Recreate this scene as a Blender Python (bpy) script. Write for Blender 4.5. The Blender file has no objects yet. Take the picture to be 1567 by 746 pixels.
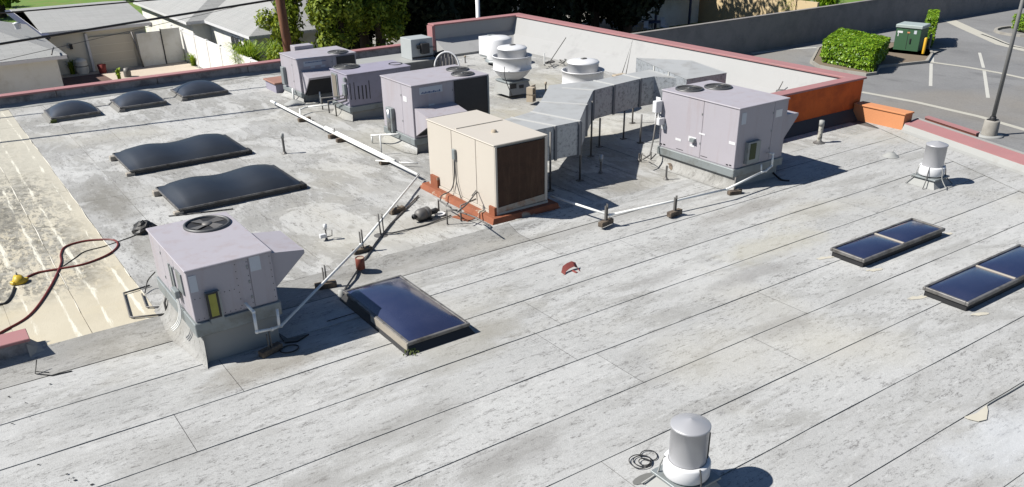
import bpy, math, random
import numpy as np
from mathutils import Vector, Matrix, noise

sc = bpy.context.scene
RAD = math.radians
# ------------------------------------------------------------------ camera
H = 5.75                       # camera height over the lower roof (m)
FPX, CX, CY = 1296.07, 783.5, 500.0
RC = np.array([[0.8197574, -0.57251019, -0.01516164],
               [-0.27897881, -0.37605987, -0.88360048],
               [0.5001686, 0.72856781, -0.46799607]])   # rows: right, down, forward
cam_d = bpy.data.cameras.new('camera'); cam = bpy.data.objects.new('camera', cam_d)
sc.collection.objects.link(cam); sc.camera = cam
cam_d.sensor_width = 36; cam_d.lens = FPX/1567*36
cam_d.shift_y = (CY-373)/1567
cam_d.clip_start = .1; cam_d.clip_end = 2000
m = Matrix(((RC[0][0], -RC[1][0], -RC[2][0], 0), (RC[0][1], -RC[1][1], -RC[2][1], 0),
            (RC[0][2], -RC[1][2], -RC[2][2], H), (0, 0, 0, 1)))
cam.matrix_world = m
# ------------------------------------------------------------------ light
SUN_AZ, SUN_EL = RAD(-66), RAD(46)      # azimuth clockwise from +Y
w = bpy.data.worlds.new('World'); sc.world = w; w.use_nodes = True
nt = w.node_tree; bg = nt.nodes['Background']
sky = nt.nodes.new('ShaderNodeTexSky'); sky.sky_type = 'NISHITA'; sky.sun_disc = False
sky.sun_elevation = SUN_EL; sky.sun_rotation = SUN_AZ % (2*math.pi); sky.ozone_density = 6.0; sky.dust_density = .3
nt.links.new(sky.outputs[0], bg.inputs[0]); bg.inputs[1].default_value = .05
sd = bpy.data.lights.new('sun', 'SUN'); sun = bpy.data.objects.new('sun', sd); sc.collection.objects.link(sun)
sd.energy = 5.0; sd.angle = RAD(.5); sd.color = (1, .965, .9)
sv = Vector((math.sin(SUN_AZ)*math.cos(SUN_EL), math.cos(SUN_AZ)*math.cos(SUN_EL), math.sin(SUN_EL)))
sun.rotation_euler = (-sv).to_track_quat('-Z', 'Y').to_euler()
sc.view_settings.view_transform = 'Standard'; sc.view_settings.look = 'None'
sc.view_settings.exposure = .82; sc.view_settings.gamma = 1

# ------------------------------------------------------------------ measuring helpers
def ray(x, y):
    d = RC.T @ np.array([(x-CX)/FPX, (y-CY)/FPX, 1.0]); return d
def G(x, y, z=0):
    d = ray(x, y); t = (z-H)/d[2]; return (float(d[0]*t), float(d[1]*t), float(z))
def FYp(x, y, Y):
    d = ray(x, y); t = Y/d[1]; return (float(d[0]*t), float(H+d[2]*t))
def FXp(x, y, X):
    d = ray(x, y); t = X/d[0]; return (float(d[1]*t), float(H+d[2]*t))

GZ = -4.2                      # ground level
STEP_Y = 12.18
def zr(x, y):
    """height of the roof surface"""
    r = .10 if x < 9 else max(0., .10*(1-(x-9)/4))
    t = min(1, max(0, (y-(STEP_Y-.38))/.38)); return r*t*t*(3-2*t)

# ------------------------------------------------------------------ materials
MATS = {}
KA = .60                        # overall reflectance level
def newmat(name):
    mt = bpy.data.materials.new(name); mt.use_nodes = True
    n = mt.node_tree; b = n.nodes['Principled BSDF']; MATS[name] = mt
    return mt, n, b
def N(n, t, **k):
    o = n.nodes.new(t)
    for a, v in k.items(): setattr(o, a, v)
    return o
def noisef(n, scale, detail=4, rough=.6, vec=None, stretch=None, dist=0.):
    tx = N(n, 'ShaderNodeTexNoise'); tx.inputs['Scale'].default_value = scale
    tx.inputs['Detail'].default_value = detail; tx.inputs['Roughness'].default_value = rough
    tx.inputs['Distortion'].default_value = dist
    if vec is None:
        g = N(n, 'ShaderNodeNewGeometry'); vec = g.outputs['Position']
    if stretch:
        mp = N(n, 'ShaderNodeMapping'); mp.inputs['Scale'].default_value = stretch
        n.links.new(vec, mp.inputs[0]); vec = mp.outputs[0]
    n.links.new(vec, tx.inputs['Vector']); return tx.outputs['Fac']
def ramp(n, fac, stops):
    r = N(n, 'ShaderNodeValToRGB'); e = r.color_ramp.elements
    while len(e) < len(stops): e.new(.5)
    for i, (p, c) in enumerate(stops):
        e[i].position = p; e[i].color = (*c, 1) if hasattr(c, '__len__') else (c, c, c, 1)
    n.links.new(fac, r.inputs[0]); return r.outputs[0]
def mixc(n, fac, a, b, mode='MIX'):
    x = N(n, 'ShaderNodeMix', data_type='RGBA', blend_type=mode)
    for sock, v in ((x.inputs[0], fac), (x.inputs[6], a), (x.inputs[7], b)):
        if isinstance(v, (int, float)): sock.default_value = v
        elif isinstance(v, tuple): sock.default_value = (*v, 1)
        else: n.links.new(v, sock)
    return x.outputs[2]
def mathn(n, op, a, b=None, c=None):
    x = N(n, 'ShaderNodeMath', operation=op)
    for i, v in enumerate((a, b, c)):
        if v is None: continue
        if isinstance(v, (int, float)): x.inputs[i].default_value = v
        else: n.links.new(v, x.inputs[i])
    return x.outputs[0]
def posxyz(n):
    g = N(n, 'ShaderNodeNewGeometry'); s = N(n, 'ShaderNodeSeparateXYZ'); n.links.new(g.outputs['Position'], s.inputs[0])
    return s.outputs
def blob(n, cx, cy, rx, ry, soft=.6, wob=.5):
    """soft-edged stain or painted shine with an uneven outline, 1 inside"""
    p = posxyz(n)
    a = mathn(n, 'POWER', mathn(n, 'DIVIDE', mathn(n, 'ABSOLUTE', mathn(n, 'SUBTRACT', p[0], cx)), rx), 2)
    b = mathn(n, 'POWER', mathn(n, 'DIVIDE', mathn(n, 'ABSOLUTE', mathn(n, 'SUBTRACT', p[1], cy)), ry), 2)
    d = mathn(n, 'SQRT', mathn(n, 'ADD', a, b))
    d = mathn(n, 'ADD', d, mathn(n, 'MULTIPLY', mathn(n, 'SUBTRACT', noisef(n, 2.2, 5, .65), .5), wob*2.4))
    mr = N(n, 'ShaderNodeMapRange'); mr.inputs[1].default_value = 1.0; mr.inputs[2].default_value = 1.0-soft
    mr.inputs[3].default_value = 0; mr.inputs[4].default_value = 1; n.links.new(d, mr.inputs[0]); return mr.outputs[0]
def bump(n, b, h, s=.3, d=.01):
    x = N(n, 'ShaderNodeBump'); x.inputs['Strength'].default_value = s; x.inputs['Distance'].default_value = d
    n.links.new(h, x.inputs['Height']); n.links.new(x.outputs[0], b.inputs['Normal'])

def plain(name, col, rough=.6, metal=0., var=.15, scale=3., grime=None, gscale=1.2, glow=.45, ghigh=.62, bmp=0., spec=None, streak=False, fine=0.):
    col = tuple(v*KA for v in col); grime = tuple(v*KA for v in grime) if grime else None
    mt, n, b = newmat(name)
    f = noisef(n, scale, 5, .6)
    c = mixc(n, f, tuple(min(1, v*(1-var)) for v in col), tuple(min(1, v*(1+var)) for v in col))
    if grime:
        g = noisef(n, gscale, 6, .7, stretch=(3, 3, .35) if streak else None)
        c = mixc(n, ramp(n, g, ((glow, 0), (ghigh, 1))), c, grime)
    if fine:
        c = mixc(n, ramp(n, noisef(n, 38, 3, .7), ((.3, fine), (.7, 0))), c, tuple(v*.45 for v in col))
    n.links.new(c, b.inputs['Base Color']); b.inputs['Roughness'].default_value = rough; b.inputs['Metallic'].default_value = metal
    if spec is not None: b.inputs['Specular IOR Level'].default_value = spec
    if bmp: bump(n, b, noisef(n, 30, 4, .6), bmp)
    return mt

def membrane(name, along_x, base, dark, seed, cream=False):
    """weathered, coated cap sheet: mottled grey coating, worn granule specks lying along the sheet"""
    base = tuple(v*KA for v in base); dark = tuple(v*KA for v in dark)
    mt, n, b = newmat(name)
    st = (.45, 1.5, 1) if along_x else (1.5, .45, 1)
    big = noisef(n, .38, 5, .6)
    c = mixc(n, ramp(n, big, ((.34, 0), (.66, 1))), tuple(v*.93 for v in base), tuple(min(1, v*1.07) for v in base))
    # each sheet its own tone
    oi = N(n, 'ShaderNodeObjectInfo')
    c = mixc(n, mathn(n, 'MULTIPLY', oi.outputs['Random'], .16), c, dark)
    # grey, worn cloudy areas
    patch = noisef(n, 1.25, 8, .68, stretch=st, dist=.5)
    pm = ramp(n, patch, ((.48, 0), (.56, .55), (.72, .9))) if along_x else ramp(n, patch, ((.43, 0), (.47, .75), (.75, 1)))
    area = ramp(n, noisef(n, .45, 3, .5), ((.36, .15), (.56, 1)))
    pmm = mathn(n, 'MULTIPLY', pm, area)
    c = mixc(n, pmm, c, tuple(v*(.62 if along_x else .62)*k for v, k in zip(base, (1, .985, .95))))
    # bright pooled coating with hard, uneven edge
    if not along_x:
        pool = noisef(n, .55, 6, .6, dist=.7)
        c = mixc(n, ramp(n, pool, ((.53, 0), (.56, .58))), c, tuple(min(1, v*1.22) for v in base))
    # fine worn specks
    sp = noisef(n, 14, 6, .8, stretch=(.6, 1.3, 1) if along_x else (1.3, .6, 1))
    sp2 = noisef(n, 42, 3, .7, stretch=(.7, 1.3, 1) if along_x else (1.3, .7, 1))
    band = ramp(n, noisef(n, 1.15, 4, .6, stretch=(.3, 1.5, 1) if along_x else (1.5, .3, 1)), ((.40, .08), (.60, 1)))
    spm = mathn(n, 'MULTIPLY', ramp(n, sp, ((.53, 0), (.585, 1))), band)
    spm = mathn(n, 'MULTIPLY', spm, ramp(n, sp2, ((.42, .15), (.58, 1))))
    c = mixc(n, mathn(n, 'MULTIPLY', spm, .85), c, dark)
    sp3 = noisef(n, 6.0, 7, .8, stretch=st)
    c = mixc(n, mathn(n, 'MULTIPLY', ramp(n, sp3, ((.55, 0), (.61, .85))), ramp(n, sp2, ((.40, .1), (.56, 1)))), c, tuple(v*1.25 for v in dark))
    lt = noisef(n, 6.5, 6, .75, stretch=st)
    c = mixc(n, ramp(n, lt, ((.56, 0), (.66, .45))), c, tuple(min(1, v*1.25) for v in base))
    grain = ramp(n, noisef(n, 70, 2, .7), ((.3, .25), (.6, 0)))
    c = mixc(n, grain, c, dark)
    # small dark scabs
    sc_ = noisef(n, 5.5, 3, .5, stretch=(.6, 1.3, 1))
    c = mixc(n, ramp(n, sc_, ((.755, 0), (.78, .8))), c, (.07, .068, .065))
    # faint tan tint of ponded dirt
    tan = ramp(n, noisef(n, .24, 4, .55), ((.52, 0), (.70, .42)))
    c = mixc(n, tan, c, tuple(v*k for v, k in zip(base, (.92, .86, .72))))
    if along_x:
        for (cx, cy, rx, ry, amt, col) in ((2.9, 9.95, 1.1, .42, .5, (.24, .21, .16)), (5.1, 8.75, 1.0, .5, .35, (.30, .28, .22)), (1.2, 8.8, .7, .5, .35, (.26, .25, .23)),
                                           (12.6, 10.2, 1.6, .35, .40, (.22, .20, .17)), (11.6, 8.7, 1.6, .55, .45, (.52, .49, .38)),
                                           (8.5, 11.4, 3.6, .28, .38, (.25, .24, .22)), (13.4, 9.4, 1.5, .5, .3, (.5, .47, .38)), (3.6, 7.6, 1.2, .5, .3, (.27, .26, .24)),
                                           (9.2, 6.6, .7, .3, .35, (.27, .26, .25)), (7.3, 4.0, 2.5, .5, .2, (.6, .6, .6)), (9.1, 3.35, 1.3, .5, .30, (.76, .80, .86)), (2.0, 7.2, 1.3, .35, .45, (.24, .23, .21)), (4.4, 6.4, .9, .35, .4, (.26, .25, .24)), (10.3, 8.1, 1.2, .28, .45, (.25, .24, .23)), (9.0, 8.9, .8, .25, .4, (.27, .26, .25)), (5.9, 9.0, .5, .4, .45, (.27, .25, .2)), (.8, 10.2, 1.0, .5, .35, (.3, .3, .29))):  # the pale bluish patch is roof shine painted into the colour
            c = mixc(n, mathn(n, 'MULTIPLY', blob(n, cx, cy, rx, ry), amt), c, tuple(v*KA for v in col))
    else:
        for (cx, cy, rx, ry, amt, col) in ((2.6, 18.0, .55, 1.8, .6, (.20, .185, .15)), (2.9, 15.0, .9, 1.3, .45, (.27, .255, .22)),
                                           (2.4, 23.0, .5, 1.0, .4, (.36, .36, .35)), (10.8, 19.3, 1.6, 1.2, .5, (.42, .38, .29)), (8.9, 18.6, 1.0, 1.5, .45, (.36, .34, .27)),
                                           (12.5, 17.5, 2.2, 3.0, .45, (.50, .45, .33)), (16.2, 21.5, 2.4, 1.6, .4, (.52, .48, .36)), (12.0, 12.6, 1.3, .5, .5, (.33, .31, .26)),
                                           (7.4, 13.1, 1.2, .6, .4, (.30, .27, .23)), (4.0, 13.2, .7, .7, .3, (.26, .24, .2)), (13.0, 14.2, .9, 1.2, .4, (.40, .36, .28))):
            c = mixc(n, mathn(n, 'MULTIPLY', blob(n, cx, cy, rx, ry), amt), c, tuple(v*KA for v in col))
    if cream:
        p = posxyz(n)
        crm = mixc(n, noisef(n, 1.1, 5, .6), (0.338, 0.302, 0.230), (0.446, 0.410, 0.324))
        # bare patches where the coating has worn off, lying along the sheets
        wear = noisef(n, 2.0, 8, .72, stretch=(1.6, .55, 1), dist=.6)
        wear2 = noisef(n, 9, 6, .8, stretch=(1.5, .7, 1))
        reg = mathn(n, 'MULTIPLY', ramp(n, mathn(n, 'DIVIDE', mathn(n, 'SUBTRACT', p[1], 13.2), 9.5), ((.03, 0), (.12, 1), (.72, 1), (.9, .3))), 1.0)
        side = ramp(n, mathn(n, 'DIVIDE', mathn(n, 'ADD', p[0], 1.0), 3.1), ((.0, 1), (.78, .85), (.9, .45), (.97, .05)))
        wm = ramp(n, mathn(n, 'ADD', mathn(n, 'MULTIPLY', wear, .5), mathn(n, 'MULTIPLY', wear2, .5)), ((.465, 0), (.505, 1)))
        wm = mathn(n, 'MULTIPLY', mathn(n, 'MULTIPLY', wm, reg), side)
        barecol = mixc(n, ramp(n, noisef(n, 6, 6, .75), ((.38, 0), (.62, 1))), (.055, .053, .044), (.27, .262, .235))
        # thick ragged brush streaks lying along the sheets
        st1 = noisef(n, 2.6, 7, .8, stretch=(2.6, .30, 1), dist=.4)
        saw = mathn(n, 'ABSOLUTE', mathn(n, 'SUBTRACT', mathn(n, 'FRACT', mathn(n, 'DIVIDE', mathn(n, 'ADD', p[0], 4.65), .465)), .5))
        lines = mathn(n, 'ADD', mathn(n, 'MULTIPLY', mathn(n, 'SUBTRACT', saw, .42), 1.2), mathn(n, 'SUBTRACT', st1, .5))
        stm = ramp(n, lines, ((.05, 0), (.13, 1)))
        # yellowish stains
        ys = ramp(n, noisef(n, .8, 4, .6), ((.5, 0), (.7, .5)))
        crm = mixc(n, ys, crm, (0.403, 0.338, 0.216))
        crm = mixc(n, ramp(n, mathn(n, 'DIVIDE', mathn(n, 'SUBTRACT', p[1], 14.0), 8.0), ((0, 0), (1, .8))), crm, (.36, .345, .295))
        c = mixc(n, mathn(n, 'MULTIPLY', wm, .92), crm, barecol)
        c = mixc(n, mathn(n, 'MULTIPLY', stm, .85), c, (.56, .54, .46))
        c = mixc(n, mathn(n, 'MULTIPLY', blob(n, 0.3, 18.4, .9, 1.3), .7), c, (.10, .095, .08))
    n.links.new(c, b.inputs['Base Color']); b.inputs['Roughness'].default_value = .82; b.inputs['Specular IOR Level'].default_value = .3
    hb = mathn(n, 'ADD', noisef(n, 60, 3, .7), mathn(n, 'MULTIPLY', noisef(n, 4, 5, .6), 2.0))
    bump(n, b, hb, .35, .012)
    return mt
BASE = (.615, .617, .605)
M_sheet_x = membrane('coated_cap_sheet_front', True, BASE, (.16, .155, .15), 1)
M_cant = membrane('dirty_cant_sheet', True, (.49, .485, .465), (.14, .135, .125), 1)
M_sheet_y = membrane('coated_cap_sheet_rear', False, (.60, .60, .585), (.15, .145, .14), 2)
M_cream = membrane('cream_roof_coating', False, (.5, .47, .40), (.15, .14, .12), 3, cream=True)
M_bitumen = plain('bitumen_in_seams', (.12, .115, .11), .9, var=.35, scale=4)
M_coat = plain('white_roof_coating', (.40, .405, .39), .75, var=.07, scale=2, grime=(.34, .33, .31), gscale=2.2, glow=.55, ghigh=.8, bmp=.15)
M_par_in = plain('parapet_inner_coating', (.44, .44, .435), .75, var=.07, scale=1.0, grime=(.30, .30, .30), gscale=1.0, glow=.55, ghigh=.85, bmp=.2)
M_unit = plain('beige_grey_unit_paint', (.505, .475, .515), .5, var=.06, scale=1.2, grime=(.44, .37, .37), gscale=1.5, glow=.50, ghigh=.80, fine=.05, streak=True)
M_unit_d = plain('old_unit_paint_purple_grey', (.40, .375, .46), .55, var=.07, scale=1.2, grime=(.30, .27, .30), gscale=2., glow=.5, ghigh=.8)
M_rail = plain('galvanised_base_rail', (.34, .375, .38), .5, .3, var=.1, scale=4, grime=(.22, .22, .2), gscale=3, glow=.5, ghigh=.75)
M_galv = plain('galvanised_duct', (.58, .61, .64), .5, .45, var=.10, scale=16, grime=(.30, .31, .32), gscale=14, glow=.5, ghigh=.65)
M_galv_s = plain('dull_duct_top_coating', (.50, .51, .51), .65, .1, var=.07, scale=3, grime=(.33, .32, .30), gscale=2, glow=.5, ghigh=.8)
M_seal = plain('duct_sealant', (.60, .60, .58), .8, var=.05)
M_cream_p = plain('cream_cooler_paint', (.70, .64, .555), .5, var=.04, scale=1.1, grime=(.55, .42, .28), gscale=1.8, glow=.62, ghigh=.82)
M_rust = plain('rust_red_sealer', (.31, .095, .04), .85, var=.35, scale=6, grime=(.48, .40, .31), gscale=2.4, glow=.56, ghigh=.60, bmp=.4)
M_pad = plain('wet_cooler_pad', (.080, .038, .020), .95, var=.5, scale=5, grime=(.14, .08, .045), gscale=2.2, glow=.5, ghigh=.75, bmp=.9, streak=True)
M_black = plain('black_metal', (.02, .02, .022), .6, var=.3)
M_dark = plain('dark_coil', (.022, .022, .026), .6, var=.5, scale=9)
M_grille = plain('grey_wire_guard', (.16, .16, .16), .5, .6, var=.1)
M_white = plain('white_painted_metal', (.88, .88, .89), .4, var=.04, scale=2, grime=(.5, .48, .44), gscale=3, glow=.6, ghigh=.85)
M_pvc = plain('white_pvc', (1.08, 1.08, 1.04), .45, var=.04, grime=(.85, .82, .74), gscale=5, glow=.55, ghigh=.8)
M_steel = plain('weathered_steel', (.22, .21, .20), .6, .5, var=.2, scale=8)
M_wood = plain('weathered_wood_block', (.20, .155, .11), .9, var=.3, scale=8, grime=(.08, .06, .05), gscale=6)
M_pink = plain('faded_red_coping', (.46, .215, .215), .7, var=.10, scale=2, grime=(.36, .23, .22), gscale=1.5, glow=.5, ghigh=.8, fine=.1)
M_orange = plain('orange_stucco', (.86, .165, .022), .9, var=.12, scale=4, grime=(.62, .11, .016), gscale=1.8, bmp=.5, fine=.25)
M_orange2 = plain('sunlit_orange_stucco', (.72, .30, .13), .9, var=.06, scale=4, bmp=.3)  # paler copy of the end wall's orange, with the sunlight in its colour
M_navy = None
def acrylic(name, col, rough, dust, dustc=(.30, .30, .32), coat=.42):
    mt, n, b = newmat(name)
    c = mixc(n, mathn(n, 'MULTIPLY', ramp(n, noisef(n, 1.6, 6, .65), ((.35, .15), (.75, 1))), dust), col, dustc)
    c = mixc(n, ramp(n, noisef(n, 60, 2, .6), ((.55, 0), (.75, dust*.5))), c, dustc)
    n.links.new(c, b.inputs['Base Color']); b.inputs['Roughness'].default_value = rough
    b.inputs['Coat Weight'].default_value = coat; b.inputs['Coat Roughness'].default_value = .12
    return mt
M_acry = acrylic('bronze_acrylic_dome', (.012, .018, .05), .22, .07, (.2, .2, .26))
M_acry_d = acrylic('dusty_smoked_acrylic', (.008, .012, .019), .5, .06, (.12, .13, .15), .05)
M_acry_g = acrylic('grey_smoked_dome', (.012, .016, .024), .42, .10, (.24, .25, .27), .3)
M_frame = plain('skylight_frame_aluminium', (.26, .25, .24), .5, .4, var=.12, scale=6, grime=(.12, .11, .1), gscale=4)
M_frame_l = plain('pale_skylight_frame', (.50, .45, .38), .6, .2, var=.1, scale=6)
M_asphalt = None
mt, n, b = newmat('worn_asphalt')
c = mixc(n, ramp(n, noisef(n, .16, 6, .65), ((.35, 0), (.65, 1))), (0.137, 0.137, 0.138), (0.180, 0.180, 0.180))
c = mixc(n, ramp(n, noisef(n, .5, 5, .7, stretch=(1, .4, 1)), ((.56, 0), (.68, .6))), c, (0.086, 0.086, 0.088))
c = mixc(n, ramp(n, noisef(n, .12, 3, .5), ((.50, 0), (.66, .6))), c, (0.180, 0.162, 0.137))
c = mixc(n, ramp(n, noisef(n, 12, 3, .7), ((.35, .25), (.6, 0))), c, (.06, .06, .06))
n.links.new(c, b.inputs['Base Color']); b.inputs['Roughness'].default_value = .9; M_asphalt = mt
M_conc = plain('concrete', (.40, .38, .34), .9, var=.12, scale=1.5, grime=(.26, .24, .21), gscale=.9, glow=.5, ghigh=.75)
M_conc_pink = plain('pinkish_patio_concrete', (.66, .56, .45), .9, var=.1, scale=1)
M_paint = plain('white_road_paint', (.62, .61, .56), .8, var=.08, scale=2, grime=(.25, .25, .24), gscale=3, glow=.6, ghigh=.8)
M_blockw = plain('grey_block_wall', (.36, .335, .32), .95, var=.12, scale=1.5, grime=(.28, .265, .255), gscale=.8, bmp=.4, fine=.3)
M_stucco = plain('cream_stucco', (1.0, .94, .78), .9, var=.05, scale=2)
M_stucco_w = plain('off_white_stucco', (1.0, 1.0, .93), .9, var=.06, scale=2, grime=(.85, .83, .74), gscale=1.0)
M_yellow_w = plain('tan_block_wall', (.72, .56, .33), .9, var=.06, scale=2)
M_vinyl = plain('white_vinyl', (1.05, 1.04, 1.0), .4, var=.02)
M_door = plain('beige_garage_door', (.85, .78, .62), .7, var=.05)
mt, n, b = newmat('grey_shingles')
br = N(n, 'ShaderNodeTexBrick'); br.inputs['Scale'].default_value = 1.0
br.inputs['Color1'].default_value = (0.238, 0.241, 0.234, 1); br.inputs['Color2'].default_value = (0.274, 0.277, 0.270, 1); br.inputs['Mortar'].default_value = (0.180, 0.180, 0.180, 1)
br.inputs['Brick Width'].default_value = .9; br.inputs['Row Height'].default_value = .16; br.inputs['Mortar Size'].default_value = .012
g = N(n, 'ShaderNodeNewGeometry'); mp = N(n, 'ShaderNodeMapping'); n.links.new(g.outputs['Position'], mp.inputs[0]); n.links.new(mp.outputs[0], br.inputs[0])
c = mixc(n, ramp(n, noisef(n, .5, 5, .6), ((.3, 0), (.7, .3))), br.outputs[0], (.27, .26, .25)); n.links.new(c, b.inputs['Base Color']); b.inputs['Roughness'].default_value = .9
M_shingle = mt
M_grass = plain('lawn_green', (.13, .26, .025), .95, var=.3, scale=2, grime=(.20, .24, .05), gscale=.7)
M_soil = plain('dry_soil', (.22, .17, .12), .95, var=.25, scale=3)
def leafmat(name, c1, c2, rough=.55, trans=.35):
    mt, n, b = newmat(name)
    oi = N(n, 'ShaderNodeNewGeometry'); r = oi.outputs['Random Per Island']
    c = mixc(n, r, c1, c2); n.links.new(c, b.inputs['Base Color']); b.inputs['Roughness'].default_value = rough
    b.inputs['Specular IOR Level'].default_value = .3
    tr = N(n, 'ShaderNodeBsdfTranslucent'); n.links.new(mixc(n, .5, c, tuple(min(1, v*1.5) for v in c2)), tr.inputs[0])
    ms = N(n, 'ShaderNodeMixShader'); ms.inputs[0].default_value = trans
    out = n.nodes['Material Output']; n.links.new(b.outputs[0], ms.inputs[1]); n.links.new(tr.outputs[0], ms.inputs[2]); n.links.new(ms.outputs[0], out.inputs[0])
    return mt
L_hedge = leafmat('glossy_hedge_leaves', (.035, .11, .004), (.22, .34, .022), .4, .25)
L_palm = leafmat('yellow_green_fronds', (0.0750, 0.1500, 0.0090), (0.2400, 0.3150, 0.0225), .5, .3)
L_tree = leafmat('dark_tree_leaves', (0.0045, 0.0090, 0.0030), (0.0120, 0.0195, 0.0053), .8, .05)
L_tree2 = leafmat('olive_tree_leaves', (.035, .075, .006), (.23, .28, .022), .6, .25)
M_bark = plain('pole_wood', (.24, .10, .045), .85, var=.3, scale=3, grime=(.12, .05, .03), gscale=4, streak=True)
M_trunk = plain('tree_bark', (.07, .05, .035), .95, var=.3, scale=5)
M_tgreen = plain('transformer_green', (.045, .13, .06), .55, var=.08)
M_tlid = plain('pale_green_lid', (.45, .52, .50), .5, var=.06)  # lid much paler than the cabinet
M_ybol = plain('yellow_paint', (.80, .45, .02), .5, var=.1)
M_redcan = plain('red_brown_can', (.22, .045, .025), .6, var=.2, scale=10)
M_hose_r = plain('dark_red_hose', (.20, .02, .015), .5, var=.2)
M_hose_k = plain('black_hose', (.02, .018, .016), .5, var=.2)
M_yell = plain('yellow_plastic', (.72, .50, .03), .5, var=.2, scale=20)
M_label = plain('pale_label', (.66, .70, .76), .5, var=.06, scale=20)
M_blue = plain('label_print_blue', (.08, .14, .30), .5)
M_glass = plain('dark_window_glass', (.03, .035, .045), .1, var=.1)
M_navyshade = plain('dark_navy_fascia', (.05, .06, .12), .7, var=.1)
M_filter = plain('tan_filter_mesh', (.24, .21, .17), .9, var=.15, scale=20)
M_yfilter = plain('yellow_green_filter', (.42, .40, .08), .8, var=.2, scale=14)
M_scrap = plain('red_scrap', (.34, .085, .07), .6, var=.25, scale=12)
M_terra = plain('red_brown_paint', (.30, .04, .03), .8, var=.15)
M_moss = plain('moss', (.10, .13, .03), .95, var=.4, scale=20)
M_clay = plain('tan_block', (.50, .42, .32), .9, var=.12, scale=10)

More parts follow.
